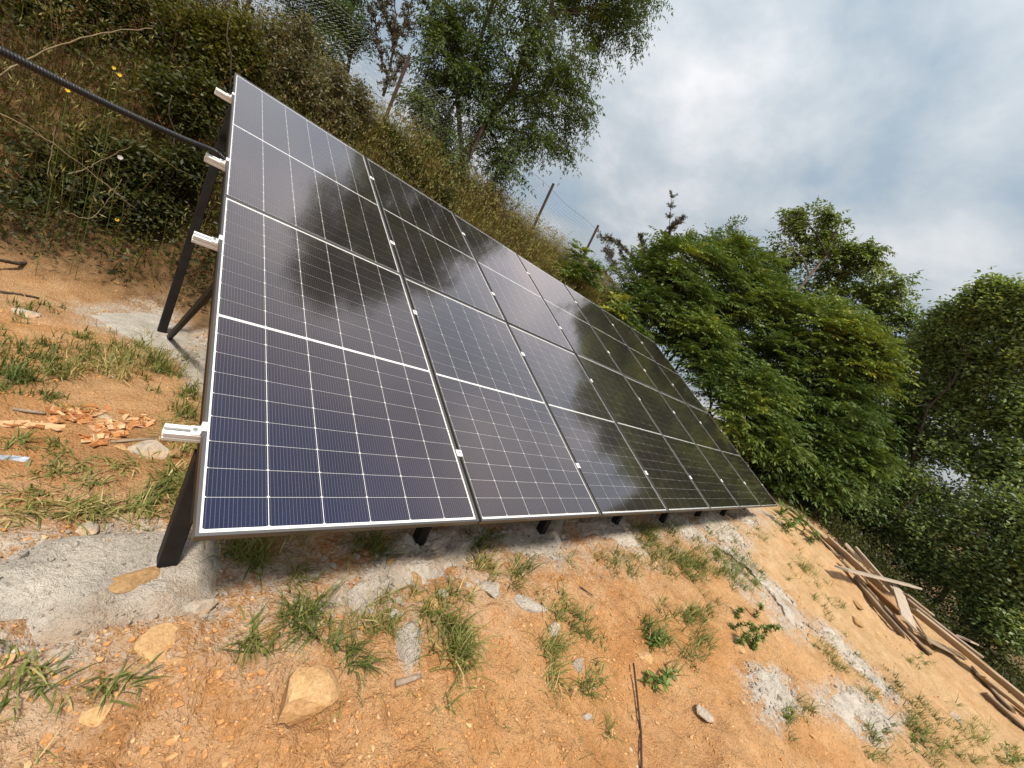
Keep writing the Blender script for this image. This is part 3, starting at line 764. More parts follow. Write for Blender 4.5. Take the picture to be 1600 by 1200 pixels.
# ------------------------------------------------------------------ concrete
PADS = []
def pad(outline, h, mat, label, seed, name='concrete_footing', cat='concrete', lump=0.012, nr=26, na=110, group=None, px=True, edge=0.10):
    """cast patch lying on the terrain; outline in picture directions, laid out where they meet the ground"""
    rng = np.random.default_rng(seed)
    W = np.array([at(*p)[:2] for p in outline]) if px else np.array(outline, float)
    c = W.mean(0)
    # resample closed outline by arc length
    Wc = np.concatenate([W, W[:1]]); d = np.concatenate([[0], np.cumsum(np.linalg.norm(np.diff(Wc, axis=0), axis=1))])
    u = np.linspace(0, d[-1], na, endpoint=False)
    O = np.stack([np.interp(u, d, Wc[:, 0]), np.interp(u, d, Wc[:, 1])], -1)
    size = np.linalg.norm(O - c, axis=1)
    O = c + (O - c) * (1 + edge * fbm(O[:, 0] * 6, O[:, 1] * 6, 1.0, 3, seed) * 2)[:, None]
    PADS.append((c, O, h, lump))
    t = np.linspace(0.02, 1, nr) ** 0.8
    XY = c + (O - c)[None] * t[:, None, None]
    X, Y = XY[..., 0], XY[..., 1]
    prof = np.clip(1 - t ** 6, 0, 1)[:, None]
    base = terrain(X, Y, False)
    Z = base + prof * (h + lump * 1.6 * fbm(X, Y, 9, 3, seed + 1) + lump * np.abs(fbm(X, Y, 34, 2, seed + 2)) * 1.4) - (1 - prof) * 0.03 + 0.004
    V = np.stack([X, Y, Z], -1).reshape(-1, 3)
    V = np.concatenate([V, [[c[0], c[1], float(terrain(c[0], c[1], False)) + h + .004]]])
    i = np.arange(nr - 1)[:, None] * na; k = np.arange(na)[None]; k2 = (k + 1) % na
    Q = np.stack([i + k, i + na + k, i + na + k2, i + k2], -1).reshape(-1, 4)
    T = np.stack([np.full(na, nr * na), np.arange(na), (np.arange(na) + 1) % na], -1)
    a = (W[1] - W[0]); bb = (W[2] - W[1])
    if np.cross(a, bb) < 0 and True:
        pass
    area = 0.5 * np.sum(O[:, 0] * np.roll(O[:, 1], -1) - np.roll(O[:, 0], -1) * O[:, 1])
    if area < 0: Q = Q[:, ::-1]; T = T[:, ::-1]
    Q = Q[:, ::1]
    mb = MB(); mb.add(V, Q, T)
    org = np.array([c[0], c[1], float(terrain(c[0], c[1], False))])
    o = mb.build(name, mat, None, True, org)
    return tag(o, label, cat, group)
pad([(-60, 905), (0, 862), (90, 838), (170, 826), (240, 822), (330, 830), (372, 850), (350, 905), (330, 955), (262, 975), (215, 985), (160, 1005), (90, 1018), (0, 1012), (-70, 985)],
    0.030, MAT['concrete'], 'wide pale concrete footing round the nearest front leg, bottom left', 21, nr=44, na=220, lump=0.010)
pad([(140, 492), (180, 484), (235, 488), (275, 505), (310, 525), (312, 545), (290, 556), (250, 545), (205, 535), (165, 518)], 0.035, MAT['paleconcrete'],
    'smooth white concrete footing round the nearest rear leg', 22, lump=0.003)
pad([(262, 545), (318, 520), (330, 545), (322, 600), (300, 610), (285, 580)], 0.02, MAT['concrete'], 'crumbly grey concrete spill behind the left edge of the array', 23, 'concrete_spill')
pad([(588, 860), (640, 826), (720, 815), (760, 830), (735, 868), (700, 905), (655, 918), (600, 930), (540, 965), (505, 970), (512, 938), (560, 900)], 0.03, MAT['concrete'],
    'lumpy grey concrete footing round the second front leg', 24, lump=0.022, nr=36, na=170)
pad([(760, 832), (830, 806), (880, 806), (885, 850), (870, 880), (830, 870), (790, 862)], 0.03, MAT['concrete'], 'grey concrete footing round the third front leg', 25, lump=0.018)
pad([(895, 815), (960, 800), (1000, 830), (1004, 866), (985, 862), (940, 842), (905, 838)], 0.03, MAT['concrete'], 'grey concrete footing round the fourth front leg', 26, lump=0.018)
pad([(1010, 804), (1050, 800), (1075, 815), (1110, 850), (1085, 845), (1040, 825)], 0.03, MAT['concrete'], 'grey concrete footing round the fifth front leg', 27, lump=0.018)
pad([(1075, 802), (1110, 797), (1150, 830), (1170, 855), (1130, 845), (1095, 825)], 0.03, MAT['concrete'], 'narrow grey concrete footing under the far front legs', 28, lump=0.018)
pad([(1130, 797), (1165, 794), (1185, 820), (1170, 822), (1148, 812)], 0.05, MAT['concrete'], 'small slab of concrete at the farthest front leg', 29, lump=0.012)
pad([(1105, 845), (1150, 855), (1200, 905), (1240, 940), (1266, 975), (1262, 992), (1238, 985), (1215, 945), (1185, 900), (1140, 868)], 0.02, MAT['concrete'],
    'long grey streak of spilled concrete down the orange slope', 30, 'concrete_spill', lump=0.02)
pad([(1278, 970), (1300, 985), (1340, 1020), (1380, 1065), (1400, 1085), (1385, 1090), (1350, 1055), (1310, 1020), (1282, 995)], 0.015, MAT['concrete'],
    'thin lower streak of grey concrete running towards the boards', 31, 'concrete_spill', lump=0.02)
pad([(1160, 1052), (1205, 1046), (1240, 1075), (1245, 1105), (1215, 1135), (1190, 1120), (1170, 1085)], 0.015, MAT['concrete'], 'pale splash of concrete left of the low pair on the slope', 32, 'concrete_spill', lump=0.02)
pad([(1275, 1090), (1305, 1075), (1340, 1085), (1390, 1110), (1410, 1130), (1380, 1150), (1385, 1165), (1340, 1150), (1300, 1125)], 0.015, MAT['concrete'], 'broad pale splash of concrete low on the right slope', 33, 'concrete_spill', lump=0.02)
pad([(614, 985), (640, 968), (657, 985), (655, 1020), (645, 1050), (630, 1042), (617, 1015)], 0.02, MAT['concrete'], 'small tongue of grey aggregate beside the grass below the footing', 34, 'concrete_spill', lump=0.018)

def concrete_crumbs():
    rng = np.random.default_rng(56); mb = MB()
    bm = bmesh.new(); bmesh.ops.create_icosphere(bm, subdivisions=1, radius=1.0)
    V0 = np.array([v.co[:] for v in bm.verts]); T0 = np.array([[v.index for v in f.verts] for f in bm.faces]); bm.free()
    for c, O, h, lump in PADS:
        area = 0.5 * abs(np.sum(O[:, 0] * np.roll(O[:, 1], -1) - np.roll(O[:, 0], -1) * O[:, 1]))
        if lump < .008: continue
        n = int(min(520, 90 + area * 700)); i = rng.integers(0, len(O), n)
        u = np.where(rng.random(n) < .55, np.sqrt(rng.random(n)) * .98, 0.9 + .28 * np.abs(rng.normal(size=n)) * .6)
        P = c + (O[i] - c) * u[:, None] + .01 * rng.normal(size=(n, 2))
        d = np.linalg.norm(P - CAM[:2], axis=1)
        s_ = (.0022 + .0009 * d) * np.exp(.5 * rng.normal(size=n)); s_ = np.minimum(s_, .022)
        prof = np.clip(1 - u ** 6, 0, 1)
        Z = terrain(P[:, 0], P[:, 1], False) + prof * h + s_ * .3 + .004
        V = V0[None] * (1 + .25 * rng.normal(size=(n, len(V0), 1))) * s_[:, None, None] + np.stack([P[:, 0], P[:, 1], Z], -1)[:, None]
        mb.add(V.reshape(-1, 3), None, (T0[None] + np.arange(n)[:, None, None] * len(V0)).reshape(-1, 3))
    tag(mb.build('concrete_crumbs', MAT['concrete']), 'grey crumbs of concrete and aggregate on and around the footings', 'rubble', kind='stuff')
concrete_crumbs()
paint_ground()

# ------------------------------------------------------------------ rocks
def rock_mesh(seed, size, cuts=9, lvl=3, depth=0.42):
    rng = np.random.default_rng(seed)
    bm = bmesh.new(); bmesh.ops.create_icosphere(bm, subdivisions=lvl, radius=1.0)
    V = np.array([v.co[:] for v in bm.verts]); T = np.array([[v.index for v in f.verts] for f in bm.faces]); bm.free()
    for _ in range(cuts):
        n = nrm(rng.normal(size=3)); d = depth + 0.28 * rng.random()
        h = V @ n; V = V - np.outer(np.maximum(h - d, 0) * 0.985, n)
    V = V * (1 + 0.10 * (vnoise(V[:, 0] * 3 + seed, V[:, 1] * 3 + V[:, 2] * 2, seed)))[:, None] + 0.012 * rng.normal(size=V.shape)
    V = V / np.abs(V).max(0)
    return V * np.asarray(size), T
def rock(px, py, w, h, label, mat='rock_tan', seed=1, name='rock', deep=None, sink=0.42, turn=0.0, cuts=9, cat='rock', group=None):
    """w, h: apparent half width and half height in picture units, turned into metres at that distance"""
    p = at(px, py); k = float((p - CAM) @ FWD) / FPX
    sz = (w * k, (deep or w) * k, h * k)
    V, T = rock_mesh(seed, sz, cuts)
    c, s = math.cos(turn), math.sin(turn)
    # x axis of the stone across the view
    V = np.stack([V[:, 0] * c - V[:, 1] * s, V[:, 0] * s + V[:, 1] * c, V[:, 2]], -1)
    mb = MB(); mb.add(V, None, T)
    o = mb.build(name, MAT['concrete' if name == 'concrete_lump' else mat], None, False)
    o.location = p + np.array([0, 0, sz[2] * (1 - 2 * sink)])
    return tag(o, label, cat, group)
rock(462, 1112, 45, 52, 'large blocky tan rock in the foreground soil', 'rock_tan', 5, turn=0.3, sink=0.30, cuts=11)
rock(206, 914, 46, 13, 'flat rust brown stone slab lying on the concrete by the leg', 'rock_rust', 8, deep=26, turn=0.75, sink=0.1)
rock(146, 1114, 23, 15, 'tan stone at bottom left of the bare soil', 'rock_tan', 11)
rock(312, 955, 24, 22, 'grey stone at the tip of the near concrete footing', 'rock_grey', 12, deep=18)
rock(283, 943, 17, 11, 'small brown stone leaning on the grey stone', 'rock_rust', 13)
rock(262, 1000, 40, 16, 'half buried orange rock below the near concrete footing', 'rock_tan', 14, sink=0.6)
rock(277, 1033, 15, 12, 'small rounded orange stone under the half buried rock', 'rock_tan', 15, sink=0.5)
rock(523, 946, 24, 22, 'grey tan angular rock left of the lumpy footing', 'rock_grey', 16, turn=0.6)
rock(611, 882, 13, 11, 'rusty brown stone behind the lumpy footing edge', 'rock_rust', 17)
rock(648, 906, 16, 12, 'brown stone perched on the lumpy footing', 'rock_rust', 18)
rock(680, 880, 14, 9, 'flat tan stone beside the second front leg', 'rock_tan', 19)
rock(655, 934, 14, 9, 'dark brown stone under the perched brown stone', 'rock_rust', 20)
rock(665, 944, 22, 10, 'orange clod at the crest of the slope', 'rock_tan', 21, sink=0.5)
rock(616, 966, 12, 11, 'pale lump of concrete beside the grass crest', 'rock_grey', 22, name='concrete_lump', cat='concrete')
rock(765, 922, 17, 13, 'grey and tan lump of concrete at the slope crest', 'rock_grey', 23, name='concrete_lump', cat='concrete')
rock(826, 946, 30, 11, 'long grey concrete lump on the orange slope, uppermost of a broken line', 'rock_grey', 24, deep=14, turn=-0.8, name='concrete_lump', cat='concrete')
rock(864, 990, 12, 18, 'middle grey concrete lump of the broken line', 'rock_grey', 25, deep=9, name='concrete_lump', cat='concrete', turn=-0.9)
rock(902, 1048, 12, 19, 'lowest large grey concrete lump of the broken line', 'rock_grey', 26, deep=9, name='concrete_lump', cat='concrete', turn=-0.9)
rock(916, 1122, 6, 8, 'smallest grey concrete lump at the end of the broken line', 'rock_grey', 27, name='concrete_lump', cat='concrete')
rock(892, 1088, 9, 16, 'thin pale stone chip standing on the orange slope', 'rock_tan', 28, deep=4, sink=0.2)
rock(1005, 1030, 17, 13, 'tan rock above the leafy weed', 'rock_tan', 29)
rock(1100, 1118, 15, 9, 'pale tan stone low on the slope', 'rock_grey', 30)
rock(1152, 1012, 12, 8, 'orange stone beside the leafy weed patch', 'rock_tan', 31)
rock(1270, 1003, 12, 7, 'rust orange rock at the foot of the long concrete streak', 'rock_rust', 32)
rock(1340, 946, 8, 4, 'dark flat stone on the slope left of the boards', 'rock_rust', 33)
rock(1338, 972, 10, 5, 'orange stone on the slope below the dark flat stone', 'rock_rust', 34)
rock(1307, 870, 9, 6, 'pale grey stone at the upper end of the board pile', 'rock_grey', 35)
rock(232, 708, 25, 17, 'grey brown angular rock beside the bottom rail stub', 'rock_grey', 36, turn=0.5)
rock(268, 710, 14, 9, 'small brown rock touching the angular rock under the rail', 'rock_rust', 37)
rock(47, 725, 7, 4, 'small pale pebble on the bare terrace at far left', 'rock_tan', 38)
rock(164, 652, 9, 4, 'flat grey stone among the bark chips', 'rock_grey', 39)
rock(190, 700, 9, 3, 'flat pale stone below the bark chips', 'rock_tan', 40)
rock(8, 1040, 12, 18, 'tan stone cut off by the left edge of the picture', 'rock_tan', 41)
rock(40, 490, 16, 6, 'pale rubble stone at the far left under the bank', 'rock_grey', 42)
rock(130, 828, 18, 6, 'grey slab of broken concrete at the back edge of the near footing', 'rock_grey', 43)
rock(1495, 1125, 10, 8, 'stone low on the slope near the lower boards', 'rock_grey', 44)
rock(490, 900, 10, 7, 'small white concrete crumb under the first lower panel', 'rock_grey', 45, name='concrete_lump', cat='concrete')
rock(1190, 868, 5, 3, 'small orange stone under the far panels', 'rock_rust', 46)

def rubble(name, label, cat, n, x0, x1, y0, y1, wmin, wmax, mat, seed):
    rub = np.random.default_rng(seed); mb = MB()
    for k in range(n):
        p = at(rub.uniform(x0, x1), rub.uniform(y0, y1)); q = float((p - CAM) @ FWD) / FPX
        w = rub.uniform(wmin, wmax) * q
        V, T = rock_mesh(300 + seed * 40 + k, (w, w * rub.uniform(.6, 1.1), w * rub.uniform(.45, .8)), 8, 2)
        t = rub.random() * 6.28; V = np.stack([V[:, 0] * math.cos(t) - V[:, 1] * math.sin(t), V[:, 0] * math.sin(t) + V[:, 1] * math.cos(t), V[:, 2]], -1)
        mb.add(V + p + np.array([0, 0, w * .12]), None, T)
    tag(mb.build(name, MAT[mat]), label, cat, kind='stuff')
rubble('concrete_rubble', 'grey lumps of concrete rubble below the second front leg', 'rubble', 46, 505, 760, 868, 965, 3, 9, 'concrete', 91)
rubble('earth_clods', 'orange clods of earth in the bottom left foreground', 'soil', 34, 40, 440, 985, 1195, 3, 9, 'clod', 92)
rubble('slope_stones', 'small tan stones scattered over the right slope', 'stones', 30, 960, 1400, 980, 1195, 2, 6, 'rock_tan', 93)
def soil_crumbs():
    rng = np.random.default_rng(55)
    bm = bmesh.new(); bmesh.ops.create_icosphere(bm, subdivisions=1, radius=1.0)
    V0 = np.array([v.co[:] for v in bm.verts]); T0 = np.array([[v.index for v in f.verts] for f in bm.faces]); bm.free()
    mb = MB()
    n = 15000
    # scattered by distance so that near soil is as crumbly as it looks
    az = np.radians(rng.uniform(-24, 112, n)); r = np.exp(rng.uniform(math.log(0.75), math.log(9), n))
    X = CAM[0] + np.sin(az) * r; Y = CAM[1] + np.cos(az) * r
    dens = fbm(X, Y, 2.2, 3, 14) + 0.25 * (Y < 0.3)
    ok = (dens > 0.10) & (Y < 4.3) & (X < 11.5)
    X, Y, r = X[ok], Y[ok], r[ok]
    n = len(X); Z = terrain(X, Y)
    s = np.minimum(0.0013 * r + 0.0012, 0.010) * np.exp(0.60 * rng.normal(size=n))
    s = np.minimum(s, 0.0085)
    V = V0[None] * (1 + 0.28 * rng.normal(size=(n, len(V0), 1))) * (s[:, None, None] * np.array([1, 1, 0.7])) * (0.8 + 0.5 * rng.random((n, 1, 3)))
    V = V + np.stack([X, Y, Z + s * 0.3], -1)[:, None]
    i = np.arange(n)[:, None, None] * len(V0)
    mb.add(V.reshape(-1, 3), None, (T0[None] + i).reshape(-1, 3), np.repeat(np.clip(0.55 + 0.17 * rng.normal(size=n), 0, 1), len(V0)))
    tag(mb.build('soil_crumbs', MAT['pebble']), 'loose orange crumbs of soil and pebbles on the bare ground', 'soil', kind='stuff')
soil_crumbs()
# ------------------------------------------------------------------ boards at the rim of the slope
def board(a, b, w, t, la, lb, label, mat='wood', roll=0.0, seed=0, ext=0.0):
    """a, b: picture directions of the two ends; la, lb: heights above the ground"""
    p0 = at(*a, lift=la); p1 = at(*b, lift=lb)
    L = np.linalg.norm(p1 - p0); d = (p1 - p0) / L
    p1 = p1 + d * ext; L += ext
    rng = np.random.default_rng(seed + 100)
    up = np.array([0.0, -0.22, 1.0]); s = nrm(np.cross(up, d)); u = np.cross(d, s)
    s, u = s * math.cos(roll) + u * math.sin(roll), u * math.cos(roll) - s * math.sin(roll)
    m = 14
    V = []; c = 0.004
    prof = [(-w / 2 + c, -t / 2), (w / 2 - c, -t / 2), (w / 2, -t / 2 + c), (w / 2, t / 2 - c), (w / 2 - c, t / 2), (-w / 2 + c, t / 2), (-w / 2, t / 2 - c), (-w / 2, -t / 2 + c)]
    n = len(prof); bow = rng.normal() * 0.012; sg = rng.normal() * 0.006
    for k in range(m):
        f = k / (m - 1)
        for i, j in prof:
            e = 0.0
            if k == 0: e = rng.random() * 0.02
            if k == m - 1: e = -rng.random() * 0.03
            V.append((f * L + e, i * (1 + 0.03 * rng.normal() * 0.5) + bow * 4 * f * (1 - f), j + sg * 4 * f * (1 - f) + 0.0007 * rng.normal()))
    Q = [[k * n + i, k * n + (i + 1) % n, (k + 1) * n + (i + 1) % n, (k + 1) * n + i] for k in range(m - 1) for i in range(n)]
    T = [[0, j + 1, j] for j in range(1, n - 1)] + [[(m - 1) * n, (m - 1) * n + j, (m - 1) * n + j + 1] for j in range(1, n - 1)]
    mb = MB(); mb.add(V, Q, T)
    o = mb.build('wooden_board', MAT[mat], None, False)
    M4 = Matrix.Identity(4)
    for r in range(3): M4[r][0] = d[r]; M4[r][1] = s[r]; M4[r][2] = u[r]; M4[r][3] = p0[r]
    o.matrix_world = M4
    return tag(o, label, 'board', 'boards piled at the rim of the slope')
BD = [
    ((1233, 793), (1315, 866), .10, .025, .10, .10, 'thin grey board reaching farthest up towards the array', 'wood_pale', 0.5),
    ((1267, 826), (1312, 872), .08, .03, .05, .05, 'short narrow board below the farthest thin board', 'wood', 0.3),
    ((1291, 840), (1385, 926), .16, .03, .16, .16, 'wide mossy brown board on the right of the upper pile', 'wood', 0.6),
    ((1321, 850), (1380, 908), .07, .05, .26, .22, 'thin batten sticking out at the top right of the pile', 'wood_pale', 0.4),
    ((1337, 857), (1399, 928), .10, .03, .30, .24, 'grey board leaning highest at the back of the pile', 'wood_pale', 0.7),
    ((1318, 878), (1372, 938), .12, .03, .10, .10, 'brown board passing under the left end of the crossing board', 'wood', 0.3),
    ((1356, 912), (1409, 961), .17, .03, .17, .17, 'short board with an orange stain below the crossing board', 'wood_red', 0.5),
    ((1334, 904), (1414, 996), .09, .03, .05, .04, 'dark edge board along the left side of the pile', 'wood', 0.9),
    ((1381, 948), (1455, 1024), .10, .03, .08, .05, 'grey board in the lower left of the pile', 'wood', 0.5),
    ((1429, 966), (1452, 1004), .09, .025, .15, .10, 'short slat standing between the pale board and the long plank', 'wood_warm', 0.4),
    ((1440, 994), (1496, 1023), .17, .025, .07, .06, 'wide pale board end lying flat at the foot of the pile', 'wood_warm', 0.2),
    ((1413, 927), (1456, 961), .08, .03, .34, .28, 'narrow brown board behind the short pale board', 'wood', 0.6),
    ((1423, 950), (1600, 1094), .17, .035, .22, .16, 'long wide tan plank running out of the picture at right', 'wood_warm', 0.55),
    ((1415, 935), (1535, 1028), .06, .035, .28, .22, 'dark batten along the back of the long tan plank', 'wood', 0.8),
    ((1532, 1056), (1600, 1110), .12, .03, .10, .08, 'plank below the long tan plank at the right edge', 'wood_warm', 0.5),
    ((1519, 1044), (1585, 1112), .09, .03, .06, .05, 'grey board ending short beneath the lower planks', 'wood_pale', 0.5),
    ((1537, 1082), (1600, 1139), .10, .03, .04, .04, 'lowest grey board at the right edge', 'wood', 0.6),
    ((1400, 915), (1420, 974), .20, .03, .30, .20, 'short pale grey board pointing down across the pile', 'wood_pale', 0.15),
    ((1314, 888), (1431, 917), .15, .035, .24, .40, 'pale board lying crosswise on top of the pile', 'wood_pale', 0.5),
    ((1505, 997), (1536, 1013), .14, .03, .22, .20, 'broken stub of board behind the long tan plank', 'wood_pale', 0.4),
]
for k, (a, b, w, t, la, lb, lab, mt, roll) in enumerate(BD):
    board(a, b, w * 1.3, t, la, lb, lab, mt, -roll, k, ext=0.6 if b[0] >= 1600 else 0.0)

# ------------------------------------------------------------------ small debris
def rod(name, pts, r, mat, label, cat, n=7):
    mb = MB(); P = np.array(pts, float)
    mb.add(*tube(P, r, n)); return tag(mb.build(name, MAT[mat], None, True), label, cat)
pp = [at(*q) + np.array([0, 0, l]) for q, l in (((984, 1046), .05), ((990, 1075), .03), ((995, 1110), .02), ((999, 1150), .02), ((1000, 1200), .015), ((1001, 1260), .0))]
rod('rusty_rod', pp, 0.006, 'rust', 'thin bent rusty rod lying down the orange slope', 'rod')
pp = [at(*q) + np.array([0, 0, .014]) for q in ((616, 1072), (630, 1068), (642, 1064), (656, 1060))]
rod('broken_stick', pp, [.015, .013, .012, .008], 'bark3', 'short broken stick with a dark end near the big rock', 'stick')
pp = [at(*q) + np.array([0, 0, .008]) for q in ((868, 930), (885, 915), (905, 918), (925, 932))]
rod('root', pp, [.005, .006, .006, .003], 'bark2', 'thin dark root curling out of the slope crest', 'root')
pp = [at(*q) + np.array([0, 0, .01]) for q in ((172, 693), (210, 690), (255, 688))]
rod('wood_strip', pp, .009, 'wood_warm', 'pale strip of wood under the lowest rail stub', 'wood strip', 4)
pp = [at(*q) + np.array([0, 0, .012]) for q in ((0, 458), (30, 462), (60, 468))]
rod('dark_stick', pp, .008, 'bark2', 'thin dark stick at the far left under the bank', 'stick')
pp = [at(*q) + np.array([0, 0, .012]) for q in ((20, 642), (45, 646), (70, 649))]
rod('dry_stick', pp, .008, 'bark3', 'dry stick on the terrace left of the bark chips', 'stick')
def chips():
    rng = np.random.default_rng(77); mb = MB()
    for cx, cy, sx, sy, n in ((125, 650, 30, 14, 60), (170, 672, 26, 16, 50), (215, 660, 18, 8, 20), (155, 690, 16, 8, 24), (40, 667, 26, 6, 12)):
        for _ in range(n):
            p = at(cx + rng.normal() * sx * .6, cy + rng.normal() * sy * .6)
            L = 0.02 + 0.045 * rng.random(); w = L * (0.25 + 0.3 * rng.random()); a = rng.random() * 6.28
            d = np.array([math.cos(a), math.sin(a), 0.25 * rng.normal()]); 
            V, Q, T = bar(p + np.array([0, 0, .010]) - d * L / 2, p + np.array([0, 0, .012]) + d * L / 2, w, 0.005, nrm(np.array([0.4 * rng.normal(), 0.4 * rng.normal(), 1])))
            mb.add(V, Q, T, rng.random())
    tag(mb.build('bark_chips', MAT['chip']), 'scattered orange bark chips on the terrace left of the array', 'bark chips', kind='stuff')
chips()
def bark_slab(px, py, L, w, az, label, mat='chip', name='bark_piece', seed=0):
    rng = np.random.default_rng(seed); p = at(px, py); mb = MB()
    m = 9; d = np.array([math.cos(az), math.sin(az), 0]); s = np.array([-d[1], d[0], 0])
    V = []
    for k in range(m):
        f = k / (m - 1) - .5; ww = w * (1 - 1.2 * f * f) * (0.85 + 0.3 * rng.random())
        for j in np.linspace(-1, 1, 5):
            V.append(p + d * L * f + s * ww / 2 * j + np.array([0, 0, 0.006 + 0.012 * (1 - j * j) + 0.004 * rng.normal()]))
    V = np.array(V); nb = len(V); V2 = V - np.array([0, 0, .006])
    Q = [[k * 5 + j, k * 5 + j + 1, (k + 1) * 5 + j + 1, (k + 1) * 5 + j] for k in range(m - 1) for j in range(4)]
    Q2 = [[nb + i for i in q[::-1]] for q in Q]
    rim = list(range(0, 5)) + [k * 5 + 4 for k in range(1, m)] + [(m - 1) * 5 + j for j in (3, 2, 1, 0)] + [k * 5 for k in range(m - 2, 0, -1)]
    Q3 = [[rim[i], nb + rim[i], nb + rim[(i + 1) % len(rim)], rim[(i + 1) % len(rim)]] for i in range(len(rim))]
    mb.add(np.concatenate([V, V2]), Q + Q2 + Q3, None, 0.9)
    return tag(mb.build(name, MAT[mat]), label, name.replace('_', ' '))
bark_slab(48, 666, .22, .05, 0.1, 'pale curled piece of bark on the terrace at far left', seed=4)
bark_slab(12, 664, .14, .04, 0.5, 'second pale piece of bark at the left edge', seed=5)
bark_slab(12, 719, .12, .035, -0.1, 'crumpled blue grey wrapper on the soil at far left', 'litter', 'wrapper', 6)
bark_slab(130, 571, .07, .03, 0.2, 'pale wood chip lying in the grass clump', seed=7)

# ------------------------------------------------------------------ chain link fence on the bank
FY = 7.0
def build_fence():
    posts = [(-1.9, 0), (0.15, 0.02), (2.2, 0), (4.1, 0.02), (6.12, 0.0), (8.12, 0.0), (9.95, 0.03), (11.9, 0)]
    p_top = {2.2: aty(640, 88, FY), 6.12: aty(865, 287, FY), 8.12: aty(935, 352, FY), 9.95: aty(1008, 436, FY)}
    root = empty('chain_link_fence', (4, FY, float(terrain(4, FY))), 'rusty post chain link fence along the top of the bank', 'fence')
    o = np.array(root.location)
    tops = []
    for x, dx in posts:
        t = p_top.get(x, np.array([x, FY, 4.22]))
        b = np.array([t[0] - 0.02, FY, float(terrain(t[0], FY)) - 0.3])
        mb = MB(); mb.add(*bar(b - o, t - o, 0.05, 0.05, (0, 1, 0), 0.004)); mb.build('post', MAT['rust'], root)
        tops.append(t)
    tops = np.array(tops); 
    mb = MB(); x0, x1 = tops[0][0], tops[-1][0]
    cell = 0.062; n = int((x1 - x0) / cell); rows = 40
    zt = lambda x: np.interp(x, tops[:, 0], tops[:, 2]) - 0.10 - 0.05 * np.sin((x - x0) / 2.0 * math.pi) ** 2
    r = 0.0022
    rr = np.random.default_rng(4)
    for i in range(n):
        xs = x0 + i * cell
        k = np.arange(rows + 1)
        X = xs + (k % 2) * cell * 0.98 + 0.004 * rr.normal(size=rows + 1); Z = zt(xs) - k * cell * 0.55
        P = np.stack([X, FY + 0.03 + (k % 2) * .004 + 0.02 * np.sin(X * 1.7 + Z * 2), Z], -1) - o
        mb.add(*tube(P, r, 3))
    for dz in (0.0, 0.75):
        X = np.linspace(x0, x1, 60); P = np.stack([X, FY + 0.03 + 0 * X, zt(X) - dz], -1) - o
        mb.add(*tube(P, .003, 4))
    mb.build('wire_mesh', MAT['wire'], root)
build_fence()

# ------------------------------------------------------------------ trees
def K(px, py, d=None, Y=None, X=None, r=30, w=1.0, dt=0.0, sq=(1, 1, 1)):
    """a crown clump seen in this direction at a real distance; r in picture units there"""
    if Y is not None: c = aty(px, py, Y)
    elif X is not None: c = atx(px, py, X)
    else: c = CAM + ray(px, py) * d
    rad = 1.12 * r * (0.75 * float((c - CAM) @ FWD) + 0.25 * np.linalg.norm(c - CAM)) / FPX
    return (c, rad * np.array(sq), w, dt)
def gnd(x, y): return np.array([x, y, float(terrain(x, y, False))])

ASH = dict(kind='pinnate', L=0.34, pairs=4, ll=0.105, lw=0.033, droop=0.35, t0=0.42)
ash_cl = [K(760, 40, Y=7.6, r=62), K(840, 60, Y=7.2, r=55), K(900, 20, Y=7.8, r=55), K(960, 50, Y=7.5, r=45, w=.7), K(1010, 8, Y=7.4, r=30, w=.5), K(960, -30, Y=7.6, r=50, w=.7),
          K(700, 60, Y=7.6, r=50), K(690, 20, Y=8, r=45), K(800, -40, Y=7.6, r=70), K(880, -60, Y=8, r=60), K(900, 110, Y=7.2, r=42), K(860, 160, Y=7.2, r=45, dt=.1),
          K(905, 180, Y=7.1, r=36, w=.8), K(800, 130, Y=7.4, r=50), K(740, 120, Y=7.6, r=48), K(690, 130, Y=7.6, r=40, w=.7), K(760, 190, Y=7.4, r=42), K(830, 215, Y=7.1, r=38, w=.9),
          K(885, 235, Y=7.0, r=24, w=.5), K(790, 260, Y=7.0, r=34, w=.8), K(690, 200, Y=7.4, r=40, w=.9), K(665, 250, Y=7.2, r=36, dt=-.1), K(700, 285, Y=6.9, r=36, dt=-.1), K(650, 170, Y=7.4, r=26, w=.6, dt=.1),
          (np.array([4.6, 7.6, 8.6]), np.array([1.3, 1.2, 1.0]), 1.3, 0), (np.array([5.6, 7.2, 9.2]), np.array([1.2, 1.2, 1.0]), 1.2, 0), (np.array([4.3, 8.2, 10.0]), np.array([1.3, 1.2, 1.1]), 1.2, 0),
          (np.array([5.2, 7.8, 10.9]), np.array([1.1, 1.1, 1.0]), 1.1, 0), (np.array([6.6, 7.6, 8.4]), np.array([1.0, 1.0, .8]), 1.0, 0), (np.array([3.4, 8.0, 8.2]), np.array([1.1, 1.1, .9]), 1.0, 0), (np.array([4.7, 7.9, 12.2]), np.array([1.4, 1.1, 1.0]), 1.6, 0), (np.array([4.0, 7.7, 11.2]), np.array([1.2, 1.1, 1.0]), 1.4, 0), (np.array([5.6, 7.7, 12.0]), np.array([1.2, 1.1, 1.0]), 1.4, 0), (np.array([4.8, 7.8, 13.4]), np.array([1.1, 1.0, .9]), 1.3, 0), (np.array([3.6, 7.8, 9.6]), np.array([1.0, 1.0, .9]), 1.2, 0), (np.array([6.0, 7.8, 10.4]), np.array([1.1, 1.0, .9]), 1.2, 0)]
